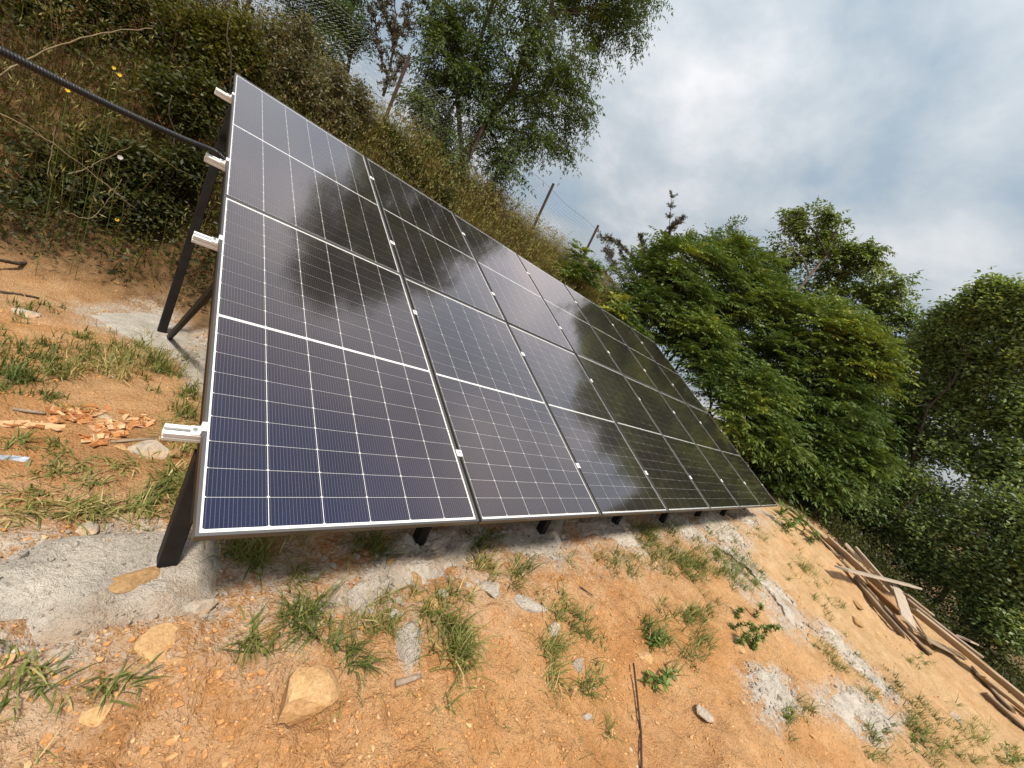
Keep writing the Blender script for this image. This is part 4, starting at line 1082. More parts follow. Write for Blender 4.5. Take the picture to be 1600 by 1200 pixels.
make_tree('ash_tree', 'tall airy green tree with hanging feathery leaves behind the top edge of the array', 'tree', gnd(4.05, 7.25), ash_cl, ASH, (MAT['bark'], MAT['ash']), 101,
          trunk_r=0.075, top=(4.9, 7.7, 12.8), twigs=28, lpt=12, stems=2, limb_r=0.022)

OL = dict(kind='simple', L=0.06, w=0.022, spread=0.07, per=7, t0=0.35)
make_tree('dark_leaved_tree', 'dark fine leaved tree on the bank top left of the ash', 'tree', gnd(2.0, 8.3), [K(520, 20, Y=8.4, r=40), K(480, -20, Y=8.6, r=50), K(560, 60, Y=8.2, r=30, w=.7), K(440, -10, Y=8.5, r=45), K(500, 70, Y=8.0, r=36), K(560, -20, Y=8.6, r=40, w=.6)],
          OL, (MAT['bark2'], MAT['ash']), 102, trunk_r=0.05, twigs=40, lpt=14, limb_r=.025)

def needle_shrub(name, label, base, lines, mat, seed, nl=0.10, side=5):
    """stiff branches bristling with short needles"""
    rng = np.random.default_rng(seed); root = empty(name, base, label, 'shrub'); o = np.asarray(base, float)
    br = MB(); lf = MB()
    for ln, y in lines:
        P = np.array([aty(px, py, y) for px, py in ln])
        t = np.linspace(0, len(P) - 1, 14); P = np.stack([np.interp(t, np.arange(len(P)), P[:, k]) for k in range(3)], -1)
        P += rng.normal(size=P.shape) * 0.012
        br.add(*tube(P - o, np.linspace(.028, .008, len(P)), 5))
        # side twiglets
        for j in range(1, len(P)):
            for _ in range(side):
                d = nrm(nrm(P[j] - P[j - 1]) * 0.7 + rng.normal(size=3) * 0.8); L = 0.10 + 0.12 * rng.random()
                tw = np.linspace(P[j], P[j] + d * L, 4); br.add(*tube(tw - o, .003, 3))
                k = 34; u = rng.random(k)
                B = P[j] + d * L * u[:, None]; D = nrm(d + rng.normal(size=(k, 3)) * 0.9)
                leafquads(lf, B - o, D, nrm(rng.normal(size=(k, 3))), nl * (.5 + .6 * rng.random(k)), .018, np.clip(.5 + .2 * rng.normal(size=k), 0, 1))
    br.build('branches', MAT['bark2'], root, True); lf.build('needles', mat, root)
needle_shrub('juniper_shrub', 'scraggly grey brown needled shrub poking up beside the fence end', gnd(9.9, 7.4),
             [([(990, 470), (1015, 425), (1035, 395), (1046, 360), (1050, 308)], 7.5), ([(1036, 392), (1048, 358), (1066, 341)], 7.4), ([(1010, 440), (990, 400), (965, 378), (942, 370)], 7.4),
              ([(985, 450), (962, 425), (955, 400), (948, 392)], 7.5), ([(1015, 430), (1005, 395), (1003, 368)], 7.6), ([(980, 470), (960, 450), (945, 425)], 7.5), ([(1040, 420), (1030, 400), (1020, 385)], 7.7),
              ([(1000, 460), (985, 430), (972, 395)], 7.6), ([(1020, 440), (1000, 420), (990, 408)], 7.5)], MAT['conifer'], 7)
needle_shrub('wispy_conifer', 'thin dark conifer shoots against the sky left of the ash', gnd(2.45, 7.6),
             [([(600, 150), (612, 90), (618, 30), (612, -30)], 7.7), ([(612, 80), (632, 40), (640, 10)], 7.6), ([(605, 120), (590, 70), (585, 20)], 7.8), ([(615, 60), (600, 20), (596, -10)], 7.7), ([(600, 140), (622, 110), (634, 90)], 7.6)], MAT['conifer'], 8, 0.08, 2)

SU = dict(kind='pinnate', rosette=True, L=0.62, pairs=7, ll=0.150, lw=0.050, droop=0.42, t0=0.40)
def sumac(lab, base, cl, seed, t0=0.40, twigs=24, lpt=12, stems=2, L=0.62):
    lf = dict(SU); lf['t0'] = t0; lf['L'] = L
    make_tree('ailanthus_tree', lab, 'tree', base, cl, lf, (MAT['bark2'], MAT['sumac']), seed, trunk_r=0.045, twigs=twigs, lpt=lpt, stems=stems, group='feathery leaved saplings behind the array', limb_r=.02)
sumac('feathery green sapling with a rounded crown nearest the fence end', gnd(10.0, 5.2), [K(1010, 440, d=12.6, r=34), K(1045, 410, d=12.6, r=34), K(1005, 480, d=12.0, r=32), K(1060, 460, d=12.4, r=38), K(1090, 420, d=12.9, r=34), K(1040, 510, d=12.0, r=32, dt=-.1)], 201, .42)
sumac('broad feathery green sapling in the middle of the thicket', gnd(11.5, 4.2), [K(1130, 440, d=13.6, r=38), K(1110, 480, d=13, r=40), K(1160, 480, d=13.4, r=38, dt=.08), K(1090, 540, d=12.4, r=38, dt=-.1), K(1150, 540, d=12.8, r=38, dt=-.05), K(1190, 440, d=14, r=32), K(1140, 395, d=14, r=26)], 202, .40)
sumac('feathery sapling with bright yellow green tips at the right of the thicket', gnd(12.2, 2.4), [K(1230, 500, d=13.4, r=36, dt=.08), K(1290, 510, d=13.2, r=34, dt=.14), K(1330, 540, d=13, r=30, dt=.20), K(1350, 570, d=12.8, r=26, dt=.18), K(1270, 560, d=12.8, r=40), K(1220, 570, d=12.6, r=36, dt=-.05), K(1330, 600, d=12.8, r=34, dt=.05), K(1210, 470, d=13.6, r=24, dt=.2)], 203, .40)
sumac('low feathery sapling close behind the far end of the panels', gnd(10.4, 1.7), [K(1160, 660, d=10.8, r=30, dt=.18), K(1180, 620, d=11.2, r=30), K(1130, 600, d=11.4, r=30, dt=-.1), K(1200, 690, d=11, r=30, dt=-.05), K(1110, 560, d=11.6, r=26, dt=.05), K(1090, 520, d=11.8, r=22, dt=.25)], 204, .38, L=.7)
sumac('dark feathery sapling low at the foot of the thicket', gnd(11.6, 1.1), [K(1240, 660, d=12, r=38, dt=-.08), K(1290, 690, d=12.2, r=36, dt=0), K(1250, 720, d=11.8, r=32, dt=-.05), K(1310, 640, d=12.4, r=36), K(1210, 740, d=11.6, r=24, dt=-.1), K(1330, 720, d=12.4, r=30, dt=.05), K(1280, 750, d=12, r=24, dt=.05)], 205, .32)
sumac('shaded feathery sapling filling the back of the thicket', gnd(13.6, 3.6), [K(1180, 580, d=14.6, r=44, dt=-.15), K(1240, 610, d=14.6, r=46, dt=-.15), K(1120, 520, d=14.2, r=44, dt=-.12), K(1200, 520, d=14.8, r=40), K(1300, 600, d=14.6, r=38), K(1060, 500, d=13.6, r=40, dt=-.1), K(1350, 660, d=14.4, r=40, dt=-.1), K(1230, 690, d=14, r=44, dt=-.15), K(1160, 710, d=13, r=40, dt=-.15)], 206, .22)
sumac('small bright sapling in front of the fence posts on the bank', gnd(7.9, 6.3), [K(905, 410, d=11.0, r=17, dt=.05), K(920, 430, d=11.0, r=16), K(890, 425, d=10.8, r=13, dt=.1)], 207, .5, twigs=6, lpt=7, stems=1, L=.40)
sumac('small yellow green sapling against the top edge of the far panels', gnd(8.9, 4.7), [K(960, 480, d=11.2, r=18, dt=.22), K(978, 495, d=11.2, r=16, dt=.12), K(990, 520, d=11.4, r=16, dt=0)], 208, .5, twigs=6, lpt=7, stems=1, L=.40)

UP = dict(kind='simple', L=0.10, w=0.034, spread=0.06, per=6, t0=0.55, hang=0.3)
make_tree('upright_shrub', 'shrub with upright leafy shoots above the feathery thicket', 'shrub', gnd(13.2, 5.8), [K(1082, 395, d=15, r=22), K(1110, 375, d=15, r=20, sq=(.7, .7, 1.4)), K(1140, 370, d=15, r=22, sq=(.7, .7, 1.5)), K(1150, 400, d=15, r=26), K(1075, 372, d=15, r=14, sq=(.6, .6, 1.5)), K(1170, 385, d=15.2, r=20)],
          UP, (MAT['bark2'], MAT['walnut']), 301, trunk_r=.05, twigs=16, lpt=8, stems=2)

WA = dict(kind='pinnate', L=0.30, pairs=3, ll=0.15, lw=0.062, droop=0.30, t0=0.5)
make_tree('walnut_tree', 'loose crowned olive green tree rising behind the feathery thicket', 'tree', gnd(16.2, 3.2), [K(1250, 345, d=18, r=26, w=.7, dt=.1), K(1285, 360, d=18, r=30), K(1225, 395, d=18, r=34), K(1270, 410, d=18, r=42), K(1320, 405, d=17.8, r=34), K(1365, 405, d=17.6, r=22, w=.6, dt=.15), K(1350, 450, d=17.6, r=38), K(1300, 460, d=17.8, r=44), K(1395, 470, d=17.4, r=28, dt=.1),
          K(1400, 520, d=17.2, r=34), K(1350, 510, d=17.6, r=40), K(1250, 470, d=17.8, r=38), K(1195, 430, d=18, r=30), K(1415, 570, d=17, r=28), K(1380, 570, d=17.2, r=36), K(1400, 620, d=17, r=30, dt=-.1), K(1430, 500, d=17, r=14, w=.5), K(1236, 335, d=18, r=12, w=.4), K(1372, 388, d=17.6, r=11, w=.4), K(1412, 440, d=17.3, r=13, w=.4), K(1300, 338, d=18, r=11, w=.4), K(1440, 540, d=17, r=12, w=.4), K(1185, 400, d=18, r=14, w=.4), K(1330, 385, d=17.8, r=20, w=.5)], WA, (MAT['bark'], MAT['walnut']), 302, trunk_r=.12, twigs=20, lpt=11, stems=2, limb_r=.05)

HB = dict(kind='simple', L=0.105, w=0.056, spread=0.12, per=6, t0=0.46)
make_tree('dark_broadleaf_tree', 'large dark green broadleaf tree at the right edge', 'tree', gnd(14.2, -1.6), [K(1500, 510, d=15.2, r=34, dt=.1), K(1550, 490, d=15, r=34, dt=.08), K(1600, 510, d=14.6, r=44), K(1470, 560, d=15.2, r=36), K(1520, 560, d=15, r=44), K(1580, 580, d=14.6, r=50), K(1450, 610, d=15, r=34), K(1500, 630, d=14.8, r=48), K(1560, 650, d=14.4, r=52), K(1440, 680, d=14.8, r=40, dt=-.05),
          K(1500, 700, d=14.4, r=50), K(1570, 730, d=14, r=54), K(1620, 640, d=14.2, r=50), K(1640, 540, d=14.4, r=44), K(1640, 740, d=13.8, r=50), K(1620, 470, d=14.6, r=30), K(1450, 540, d=15.3, r=16, w=.5, dt=.1), K(1660, 850, d=13.6, r=50), K(1478, 492, d=15.2, r=13, w=.4), K(1525, 468, d=15, r=15, w=.4), K(1572, 458, d=14.8, r=14, w=.4), K(1440, 548, d=15.4, r=13, w=.4, dt=.1), K(1418, 600, d=15.3, r=14, w=.4), K(1548, 448, d=15, r=9, w=.3), K(1455, 515, d=15.3, r=10, w=.3), K(1410, 650, d=15.2, r=16, w=.4)], HB, (MAT['bark2'], MAT['dark']), 303, trunk_r=.05, twigs=46, lpt=14, stems=2, limb_r=.05)
HB2 = dict(HB); HB2['L'] = 0.085; HB2['w'] = .05
make_tree('hornbeam_bush', 'dark leafy bush directly behind the board pile', 'bush', gnd(13.6, -0.9), [K(1400, 760, d=14, r=44), K(1460, 780, d=13.8, r=46), K(1420, 830, d=13.4, r=40), K(1480, 850, d=13.2, r=42), K(1360, 790, d=13.6, r=36, dt=-.1), K(1350, 740, d=14, r=34), K(1450, 890, d=13.1, r=30, dt=-.08)], HB2, (MAT['bark2'], MAT['dark']), 304, trunk_r=.045, twigs=46, lpt=14, stems=3)
make_tree('hornbeam_bush', 'dark leafy bush at the right edge above the long plank', 'bush', gnd(12.9, -3.3), [K(1540, 820, d=13.2, r=46), K(1590, 800, d=13, r=46), K(1560, 890, d=12.9, r=42), K(1600, 930, d=12.7, r=40), K(1520, 910, d=13, r=36), K(1630, 880, d=12.6, r=46), K(1590, 990, d=12.5, r=28, dt=-.05), K(1540, 960, d=12.8, r=26, dt=-.08)], HB2, (MAT['bark2'], MAT['dark']), 305, trunk_r=.045, twigs=46, lpt=14, stems=3)
make_tree('shade_bush', 'deep green bush in the gap between the saplings and the dark tree', 'bush', gnd(15.6, .6), [K(1330, 690, d=16, r=46, dt=-.05), K(1390, 690, d=16, r=44, dt=-.05), K(1290, 740, d=15.4, r=40, dt=-.05), K(1340, 640, d=16.4, r=34), K(1400, 740, d=15.6, r=40, dt=-.1), K(1260, 770, d=14.6, r=32, dt=-.1), K(1310, 800, d=14.4, r=30, dt=-.1), K(1370, 830, d=14, r=30, dt=-.12)], HB, (MAT['bark2'], MAT['dark']), 306, trunk_r=.06, twigs=40, lpt=14, stems=3)
# broken trunk leaning in the undergrowth
def snag():
    p0 = CAM + ray(1503, 880) * 13.1; p1 = CAM + ray(1538, 822) * 12.9
    d = p1 - p0; p00 = p0 - d * 1.9
    rng = np.random.default_rng(5); t = np.linspace(0, 1, 16)[:, None]
    P = p00 + (p1 - p00) * t + rng.normal(size=(16, 3)) * .012
    mb = MB(); mb.add(*tube(P, np.linspace(.06, .045, 16) * (1 + .16 * rng.normal(size=16)), 10))
    tag(mb.build('fallen_log', MAT['bark3'], None, False), 'pale broken log leaning among the dark bushes at right', 'log')
snag()

# ------------------------------------------------------------------ bank vegetation
def bank_undergrowth():
    rng = np.random.default_rng(31)
    mb = MB(); dead = MB(); dry = MB()
    nC = 3300
    X = rng.uniform(-4.5, 11.5, nC); Y = 4.12 + 3.1 * rng.random(nC) ** 1.1
    veg = fbm(X, Y, 0.8, 3, 2)
    for x, y, v in zip(X, Y, veg):
        z = float(terrain(x, y, False))
        if rng.random() < 0.70 * sstep(1.0, 3.0, x) * sstep(5.0, 6.0, y): continue
        h = 0.15 + 0.40 * rng.random() + 0.25 * (y > 5.2); r = 0.12 + 0.24 * rng.random()
        sz = 0.022 * math.exp(1.25 * rng.random()); n = int(1.9 / sz)
        q = in_ball(rng, n, 0.15) * np.array([r, r, h * .7]) + np.array([x, y - 0.12, z + h * .55])
        tint = np.clip(0.42 + 0.55 * v + 0.2 * rng.normal() + 0.12 * rng.normal(size=n), 0, 1)
        D = nrm(rng.normal(size=(n, 3)) * np.array([1, 1, .7])); N = nrm(np.array([0, -.5, 1.0]) + .7 * rng.normal(size=(n, 3)))
        leafquads(mb, q, D, N, sz * (.6 + .8 * rng.random(n)), sz * (.3 + .35 * rng.random()), tint)
    tag(mb.build('bank_undergrowth', MAT['shrub']), 'tangled green brambles and weeds covering the bank', 'undergrowth', kind='stuff')
    # dead weeds with rusty seed heads, and bare stalks
    n = 2600
    X = rng.uniform(-4.5, 9, n); Y = rng.uniform(4.3, 7, n)
    for x, y in zip(X, Y):
        z = float(terrain(x, y, False)); L = .35 + .65 * rng.random()
        e = np.array([x + .3 * rng.normal() * L, y + (.25 * rng.normal() - .25) * L, z + L])
        m = np.array([(x + e[0]) / 2 + .1 * rng.normal(), (y + e[1]) / 2, z + L * .6])
        P = bez((x, y, z - .02), m, e, 5)
        tt = rng.random(); V, Q, T = tube(P, np.linspace(.0032, .0012, 5), 3); dead.add(V, Q, T, .3 + .7 * tt)
        if rng.random() < (.75 if x < .6 else .25) * sstep(4.5, 5.2, y):
            k = 34; u = .35 + .65 * rng.random(k)
            B = P[0] * ((1 - u) ** 2)[:, None] + m * (2 * u * (1 - u))[:, None] + e * (u * u)[:, None] + .025 * rng.normal(size=(k, 3))
            leafquads(dead, B, nrm(rng.normal(size=(k, 3)) + np.array([0, 0, .4])), nrm(rng.normal(size=(k, 3))), .024 * (.6 + .8 * rng.random(k)), .012, np.clip(.35 + .2 * rng.normal() + .15 * rng.normal(size=k), 0, 1))
    tag(dead.build('dead_weeds', MAT['deadweed']), 'rusty brown dead weeds and dry stalks on the bank', 'weeds', kind='stuff')
    # long arching grass, greener in the hollow and straw coloured on the crest
    n = 74000
    X = rng.uniform(-4.5, 12, n); Y = 4.15 + 3.4 * rng.random(n) ** 0.62
    crest = sstep(5.0, 6.2, Y) * sstep(-.8, 2.0, X)
    keep = rng.random(n) < 0.55 + 0.45 * crest
    X, Y, crest = X[keep], Y[keep], crest[keep]; n = len(X)
    Z = terrain(X, Y, False)
    clump = fbm(X, Y, 1.4, 3, 7)
    L = (0.25 + 0.45 * rng.random(n)) * (1 + .6 * clump)
    blades(dry, np.stack([X, Y, Z - .02], -1), rng.normal(-1.7, 1.3, n), np.abs(rng.normal(0.3, .28, n)), L, .004 + .006 * rng.random(n), rng.normal(.32, .2, n),
           np.clip(.06 + .28 * crest + .5 * clump + .24 * rng.normal(size=n) + .1 * (X > 6), 0, 1))
    k = rng.random(n) < .12 + .10 * crest
    P = np.stack([X, Y, Z], -1)[k] + np.stack([.08 * rng.normal(size=k.sum()), -.12 + .08 * rng.normal(size=k.sum()), L[k] * .9], -1)
    for _ in range(4):
        leafquads(dry, P + .02 * rng.normal(size=P.shape), nrm(rng.normal(size=P.shape) * .5 + np.array([0, -.3, .8])), nrm(rng.normal(size=P.shape)), .06, .011, .85)
    tag(dry.build('dry_grass', MAT['drygrass']), 'long olive and straw coloured grass on the bank and its crest', 'grass', kind='stuff')
bank_undergrowth()
SH = dict(kind='simple', L=0.055, w=0.028, spread=0.06, per=8, t0=0.5)
def shrub(lab, base, cl, seed, mat='shrub', t0=.5, leaf=SH, **k):
    lf = dict(leaf); lf['t0'] = t0
    make_tree('bank_shrub', lab, 'shrub', base, cl, lf, (MAT['bark2'], MAT[mat]), seed, trunk_r=.02, twigs=30, lpt=13, stems=3, limb_r=.010, group='shrubs on the bank', **k)
shrub('yellow green leafy shrub just above the top left corner of the array', gnd(.45, 5.7), [K(330, 60, d=7, r=30, dt=.15), K(370, 50, d=7, r=28, dt=.2), K(300, 100, d=6.8, r=30), K(350, 95, d=6.8, r=26, dt=.15), K(385, 90, d=7, r=20, dt=.15), K(290, 50, d=7, r=30)], 401, t0=.58)
shrub('green bramble bush behind the rear leg of the near frame', gnd(-.1, 4.9), [K(300, 180, d=6.2, r=28, dt=.05), K(265, 150, d=6.3, r=30, dt=.1), K(320, 150, d=6.2, r=22, dt=.05), K(250, 290, d=5.9, r=34, dt=-.12), K(290, 260, d=5.9, r=30, dt=-.12), K(230, 330, d=5.8, r=26, dt=-.1), K(215, 260, d=5.9, r=28, dt=-.1)], 402, t0=.45)
shrub('dark green shrub at the top left with light leaf tips', gnd(-1.0, 6.2), [K(130, 20, d=7.3, r=34), K(180, 10, d=7.4, r=36, dt=.05), K(90, 5, d=7.3, r=32), K(40, 20, d=7.2, r=34, dt=-.1), K(230, 20, d=7.4, r=36, dt=.1), K(110, 40, d=7.1, r=16, dt=.35)], 403, t0=.45)
shrub('grey green fine leaved shrub above the middle of the top edge', gnd(1.8, 6.5), [K(450, 110, d=7.8, r=32), K(490, 150, d=7.8, r=30), K(420, 80, d=7.9, r=30), K(530, 190, d=7.8, r=26), K(460, 60, d=8.1, r=30), K(520, 130, d=8.1, r=30), K(560, 160, d=8.2, r=26)], 404, 'shrub_grey', .45)
shrub('dark shrub at the foot of the ash tree', gnd(3.4, 6.4), [K(630, 240, d=8.4, r=30, dt=-.1), K(600, 220, d=8.4, r=24), K(650, 290, d=8.3, r=28, dt=-.12), K(690, 310, d=8.4, r=24, dt=-.1), K(610, 260, d=8.2, r=20, dt=.05)], 405, t0=.42)
shrub('olive bush between grass and fence beneath the ash branches', gnd(5.4, 6.8), [K(740, 300, d=9.6, r=20), K(770, 310, d=9.8, r=18), K(715, 290, d=9.4, r=20)], 406, 'shrub_grey', .35)
shrub('small green bush at the bottom of the bank far left', gnd(-.75, 4.35), [K(60, 430, d=5.7, r=12, dt=.05), K(48, 425, d=5.7, r=9)], 407, t0=.5)
shrub('low dark bush at the left edge below the bank', gnd(-1.1, 4.5), [K(2, 395, d=5.8, r=18), K(-20, 380, d=5.8, r=24)], 408, t0=.45)
shrub('hanging bramble clump low on the bank at left', gnd(-.6, 4.8), [K(120, 300, d=6, r=30, dt=-.1), K(160, 250, d=6.1, r=30, dt=-.05), K(80, 260, d=6.1, r=30, dt=-.1), K(160, 330, d=5.9, r=24, dt=-.1), K(40, 310, d=6, r=30, dt=-.12)], 409, t0=.36)
def canes():
    rng = np.random.default_rng(9)
    data = [([(-20, 128), (40, 95), (100, 66), (180, 48), (240, 45)], 4.9, .011, 'thick pale arching bramble cane at the upper left'),
            ([(0, 176), (70, 214), (120, 252), (180, 300), (215, 330)], 4.8, .008, 'bare brown cane slanting down the left of the bank'),
            ([(118, 272), (150, 255), (205, 228)], 5.0, .006, 'short pale cane crossing low on the bank'),
            ([(30, 182), (60, 205), (88, 243)], 4.85, .006, 'thin forked twig beside the slanting cane'),
            ([(100, 330), (140, 345), (165, 320), (190, 280)], 4.9, .006, 'dry looping cane above the terrace'),
            ([(230, 232), (270, 260), (300, 275)], 5.0, .004, 'thin dry stalk behind the conduit'),
            ([(75, 278), (82, 220), (92, 180)], 5.0, .005, 'upright pale stalk on the lower bank')]
    for pts, d, r, lab in data:
        P = np.array([CAM + ray(*q) * (d + .03 * i) for i, q in enumerate(pts)])
        t = np.linspace(0, len(P) - 1, 20)
        P = np.stack([np.interp(t, np.arange(len(P)), np.convolve(np.pad(P[:, k], 1, mode='edge'), [0, 1, 0], 'valid')) for k in range(3)], -1)
        for _ in range(3): P[1:-1] = (P[:-2] + 2 * P[1:-1] + P[2:]) / 4
        P += rng.normal(size=P.shape) * .004
        mb = MB(); mb.add(*tube(P, np.linspace(r, r * .5, 20) * .62, 6))
        tag(mb.build('bramble_cane', MAT['cane'], None, True), lab, 'cane', 'canes on the bank')
canes()
def flower(px, py, d, col, lab, r=.016):
    r = min(r, .022)
    rng = np.random.default_rng(int(px)); c = CAM + ray(px, py) * d; mb = MB(); n = 9
    az = np.arange(n) * 2 * math.pi / n
    D = np.stack([np.cos(az), -.35 + 0 * az, np.sin(az)], -1)
    leafquads(mb, np.repeat(c[None], n, 0), nrm(D), np.repeat(np.array([[0, -1, .3]]), n, 0), r, r * .6, rng.random(n))
    root = empty('wild_flower', c, lab, 'flower'); 
    o = mb.build('petals', MAT[col], root, False, c)
    g0 = gnd(c[0] + .05, c[1] + .25); m2 = MB(); m2.add(*tube(bez(g0 - c, (g0 - c) * .5 + np.array([0, 0, .1]), (0, 0.004, -.003), 6), .002, 4)); m2.build('stem', MAT['weed'], root)
flower(187, 117, 5.0, 'yellow', 'yellow wild flower on the bank, right of a pair above the conduit')
flower(178, 106, 5.05, 'yellow', 'smaller yellow flower left of the pair above the conduit', .015)
flower(106, 141, 4.9, 'yellow', 'yellow flower just under the conduit')
flower(183, 343, 5.4, 'yellow', 'yellow flower low on the bank above the terrace', .018)
flower(188, 246, 5.2, 'white', 'white flower head on the lower bank', .035)

# ------------------------------------------------------------------ grass tufts and weeds on the soil
def ground_grass():
    rng = np.random.default_rng(63); mb = MB()
    # (px, py, spread x, spread y, blades, length m)
    T = [(380, 870, 26, 12, 150, .13), (400, 850, 50, 10, 130, .12), (565, 850, 30, 10, 110, .12), (580, 870, 14, 14, 70, .12), (460, 905, 16, 8, 60, .09), (470, 970, 36, 16, 230, .12), (400, 1000, 22, 18, 90, .10),
         (545, 1030, 24, 14, 90, .13), (575, 975, 24, 12, 120, .11), (690, 1000, 26, 26, 200, .14), (715, 1045, 16, 30, 150, .15), (665, 960, 14, 12, 60, .11), (610, 935, 20, 10, 80, .08), (695, 935, 14, 10, 70, .09),
         (735, 935, 10, 8, 30, .08), (770, 890, 34, 12, 150, .12), (810, 900, 22, 16, 150, .12), (745, 850, 34, 14, 170, .12), (850, 1020, 12, 20, 110, .13), (860, 1050, 8, 20, 70, .13), (860, 950, 20, 16, 120, .11), (885, 980, 24, 20, 130, .11),
         (930, 1010, 14, 12, 60, .10), (915, 1080, 12, 20, 80, .11), (950, 1145, 10, 8, 30, .08), (1025, 1000, 20, 30, 120, .12), (945, 875, 30, 10, 150, .12), (975, 890, 20, 10, 90, .11), (1045, 870, 40, 16, 320, .13), (1085, 890, 30, 14, 240, .13), (1010, 840, 26, 10, 150, .12),
         (1085, 960, 24, 20, 140, .12), (1090, 1020, 20, 20, 80, .12), (1150, 890, 34, 16, 220, .12), (1160, 910, 20, 12, 120, .11), (1130, 870, 24, 10, 140, .12), (1050, 830, 26, 8, 110, .12), (1130, 835, 18, 8, 90, .11), (1190, 835, 20, 8, 90, .1),
         (1250, 880, 12, 20, 70, .14), (1270, 910, 14, 24, 80, .14), (1300, 950, 18, 10, 60, .1), (1310, 1040, 20, 14, 80, .1), (1290, 1010, 16, 12, 50, .1), (1390, 1070, 16, 16, 60, .1), (1360, 1085, 16, 10, 40, .1), (1430, 1035, 10, 6, 30, .1),
         (1430, 1130, 30, 30, 200, .12), (1480, 1170, 40, 24, 180, .12), (1520, 1140, 14, 10, 70, .12), (1580, 1180, 20, 14, 90, .12), (1370, 1165, 20, 20, 80, .1), (1240, 1120, 20, 20, 60, .1), (1460, 1010, 10, 6, 20, .1),
         (175, 1065, 24, 8, 70, .10), (40, 1025, 24, 10, 40, .11), (10, 1080, 10, 20, 26, .11), (60, 1060, 16, 8, 30, .1),
         (165, 575, 26, 16, 320, .20), (225, 560, 40, 18, 420, .22), (255, 580, 30, 14, 260, .2), (140, 555, 34, 14, 260, .16), (40, 560, 50, 18, 420, .15), (20, 590, 40, 14, 260, .15), (90, 580, 30, 12, 160, .14), (45, 483, 30, 6, 120, .12), (130, 530, 30, 8, 140, .1), (10, 510, 24, 8, 80, .1), (290, 630, 20, 20, 220, .18),
         (285, 690, 22, 26, 260, .16), (270, 735, 24, 18, 150, .14), (260, 765, 30, 10, 150, .13), (190, 735, 24, 12, 80, .10), (110, 735, 30, 12, 80, .1), (70, 740, 20, 8, 40, .1), (95, 705, 26, 8, 60, .09), (80, 800, 60, 14, 200, .12), (150, 805, 50, 12, 160, .12), (220, 800, 40, 14, 180, .12), (60, 770, 40, 8, 60, .1), (25, 690, 20, 8, 60, .09), (120, 640, 20, 6, 30, .1), (70, 620, 30, 8, 90, .1), (140, 760, 30, 8, 50, .1)]
    for px, py, sx, sy, n, L in T:
        terr = px < 330 and py > 665
        n = int(n * (.8 if terr else .85 if px < 1000 else 2.1)); L = L * (1.0 if terr else 1.3 if py > 700 else .78)
        k = max(6, n // 10)
        C = np.array([at(px + rng.normal() * sx * .75, py + rng.normal() * sy * .75) for _ in range(k)])
        idx = rng.integers(0, k, n)
        P = C[idx] + np.stack([.018 * rng.normal(size=n), .018 * rng.normal(size=n), 0 * np.zeros(n)], -1)
        P[:, 2] = terrain(P[:, 0], P[:, 1]) - .004
        az0 = rng.random(k) * 6.28
        az = az0[idx] + .9 * rng.normal(size=n)
        down = rng.random(n) < .45
        az = np.where(down, -1.57 + .9 * rng.normal(size=n), az)
        blades(mb, P, az, np.abs(rng.normal(.55 if not terr else 1.0, .35, n)), L * (.45 + .75 * rng.random(n)), .0036 + .0046 * rng.random(n), rng.normal(.42, .25, n),
               np.clip(.52 + .18 * rng.normal() + .22 * rng.normal(size=n), 0, 1))
    # sparse single blades
    n = 2600
    az = np.radians(rng.uniform(-22, 108, n)); r = np.exp(rng.uniform(math.log(1.0), math.log(11), n))
    X = CAM[0] + np.sin(az) * r; Y = CAM[1] + np.cos(az) * r
    ok = (fbm(X, Y, 1.7, 3, 15) > .10) & (Y < 4.2) & (X < 11.5); X, Y = X[ok], Y[ok]; n = len(X)
    P = np.stack([X, Y, terrain(X, Y) - .003], -1)
    blades(mb, P, rng.random(n) * 6.28, np.abs(rng.normal(.7, .4, n)), .04 + .07 * rng.random(n), .0035, rng.normal(.35, .25, n), np.clip(.6 + .25 * rng.normal(size=n), 0, 1))
    tag(mb.build('grass', MAT['grass']), 'green grass tufts scattered over the orange soil', 'grass', kind='stuff')
ground_grass()
def leafy_weed(lab, spots, seed, h=.12, L=.05, w=.016, n=26):
    rng = np.random.default_rng(seed); pts = np.array([at(*s) for s in spots]); c = pts.mean(0)
    root = empty('leafy_weed', c, lab, 'weed'); st = MB(); lf = MB()
    for p in pts:
        e = p + np.array([.05 * rng.normal(), -.03 + .05 * rng.normal(), h * (.6 + .6 * rng.random())])
        P = bez(p, (p + e) / 2 + .02 * rng.normal(size=3), e, 6); st = MB(); st.add(*tube(P - c, np.linspace(.003, .0012, 6), 4)); st.build('stem', MAT['weed'], root)
        u = rng.random(n); B = p * ((1 - u) ** 2)[:, None] + ((p + e)) * (u * (1 - u))[:, None] + e * (u * u)[:, None]
        D = nrm(rng.normal(size=(n, 3)) * np.array([1, 1, .4]) + np.array([0, 0, .25]))
        leafquads(lf, B - c, D, nrm(np.array([0, 0, 1.]) + .3 * rng.normal(size=(n, 3))), L * (.6 + .7 * rng.random(n)), w, rng.random(n))
    lf.build('leaves', MAT['weed'], root)
leafy_weed('low leafy weed spreading over the middle of the slope', [(1150, 965), (1170, 985), (1190, 1000), (1160, 1000), (1180, 965), (1140, 980), (1195, 980), (1175, 1015), (1150, 1010)], 1, .15, .042, .017, 80)
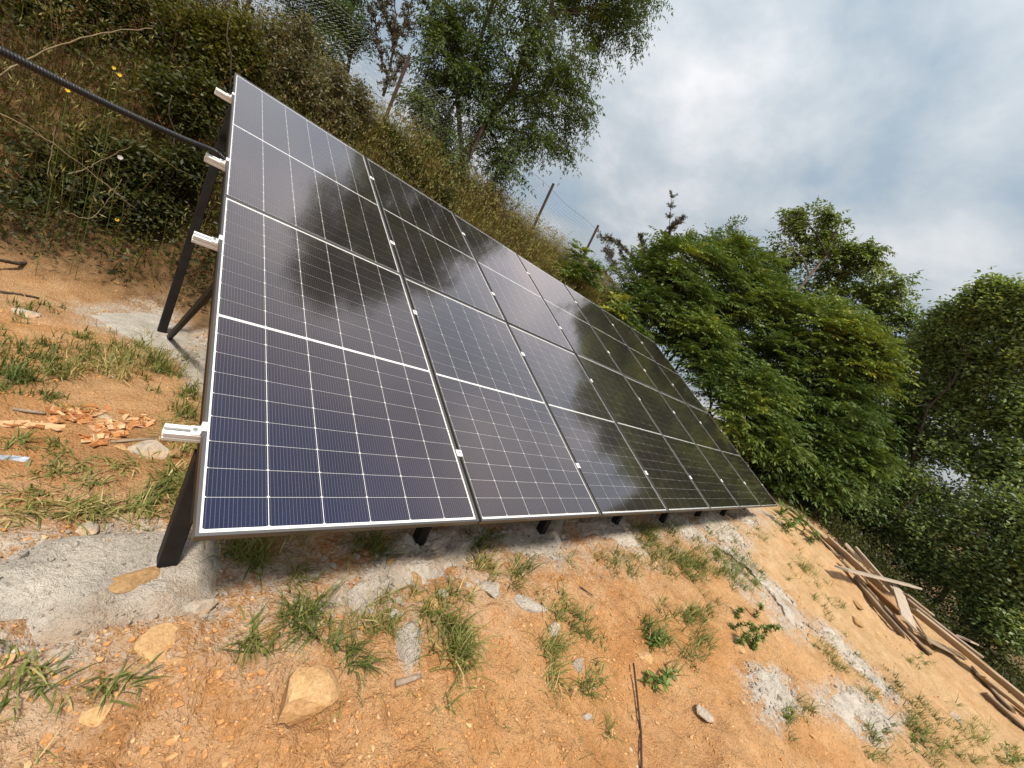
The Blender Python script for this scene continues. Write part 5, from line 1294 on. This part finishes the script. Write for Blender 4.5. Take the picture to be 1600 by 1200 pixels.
leafy_weed('dark leafy weed at the top of the rusty rod', [(1005, 1065), (1020, 1075), (1015, 1055), (1030, 1065)], 2, .09, .06, .022, 22)
leafy_weed('small broad leaved weed left of the slope grass', [(1000, 995), (1010, 1008)], 3, .10, .06, .022, 18)
leafy_weed('ferny green weed patch at the far end of the array', [(1210, 815), (1225, 820), (1240, 825), (1255, 835), (1245, 815), (1230, 832), (1262, 845), (1218, 805)], 4, .28, .16, .035, 34)
leafy_weed('leafy weed near the bottom right splash of concrete', [(1425, 1155), (1440, 1165), (1430, 1175)], 5, .12, .05, .018, 24)
leafy_weed('green weed in the bottom right corner', [(1575, 1180), (1590, 1190), (1560, 1185)], 6, .12, .06, .02, 24)
leafy_weed('tiny weed sprig on the slope left of the boards', [(1432, 1030), (1440, 1034)], 7, .12, .05, .02, 14)

def rim_undergrowth():
    rng = np.random.default_rng(88); mb = MB(); dry = MB()
    n = 2600
    X = rng.uniform(11.5, 16.5, n); Y = rng.uniform(-10.5, 4.5, n)
    for x, y in zip(X, Y):
        z = float(terrain(x, y, False)); k = 46; h = .2 + .5 * rng.random() * min(1, (x - 11.3)); r = .22 + .2 * rng.random()
        q = in_ball(rng, k, .2) * np.array([r, r, h * .6]) + np.array([x, y, z + h * .5])
        leafquads(mb, q, nrm(rng.normal(size=(k, 3))), nrm(np.array([-.4, -.3, 1.]) + .5 * rng.normal(size=(k, 3))), .07 * (.6 + .7 * rng.random(k)), .034, np.clip(.4 + .15 * rng.normal() + .1 * rng.normal(size=k), 0, 1))
    n = 9000
    X = rng.uniform(11.2, 16, n); Y = rng.uniform(-5.5, 4.5, n)
    blades(mb, np.stack([X, Y, terrain(X, Y, False) - .02], -1), rng.random(n) * 6.28, np.abs(rng.normal(.3, .3, n)), .2 + .3 * rng.random(n), .008, rng.normal(.3, .2, n), np.clip(.5 + .25 * rng.normal(size=n), 0, 1))
    tag(mb.build('rim_undergrowth', MAT['shrub']), 'dark weeds and grass below the trees beyond the boards', 'undergrowth', kind='stuff')
rim_undergrowth()
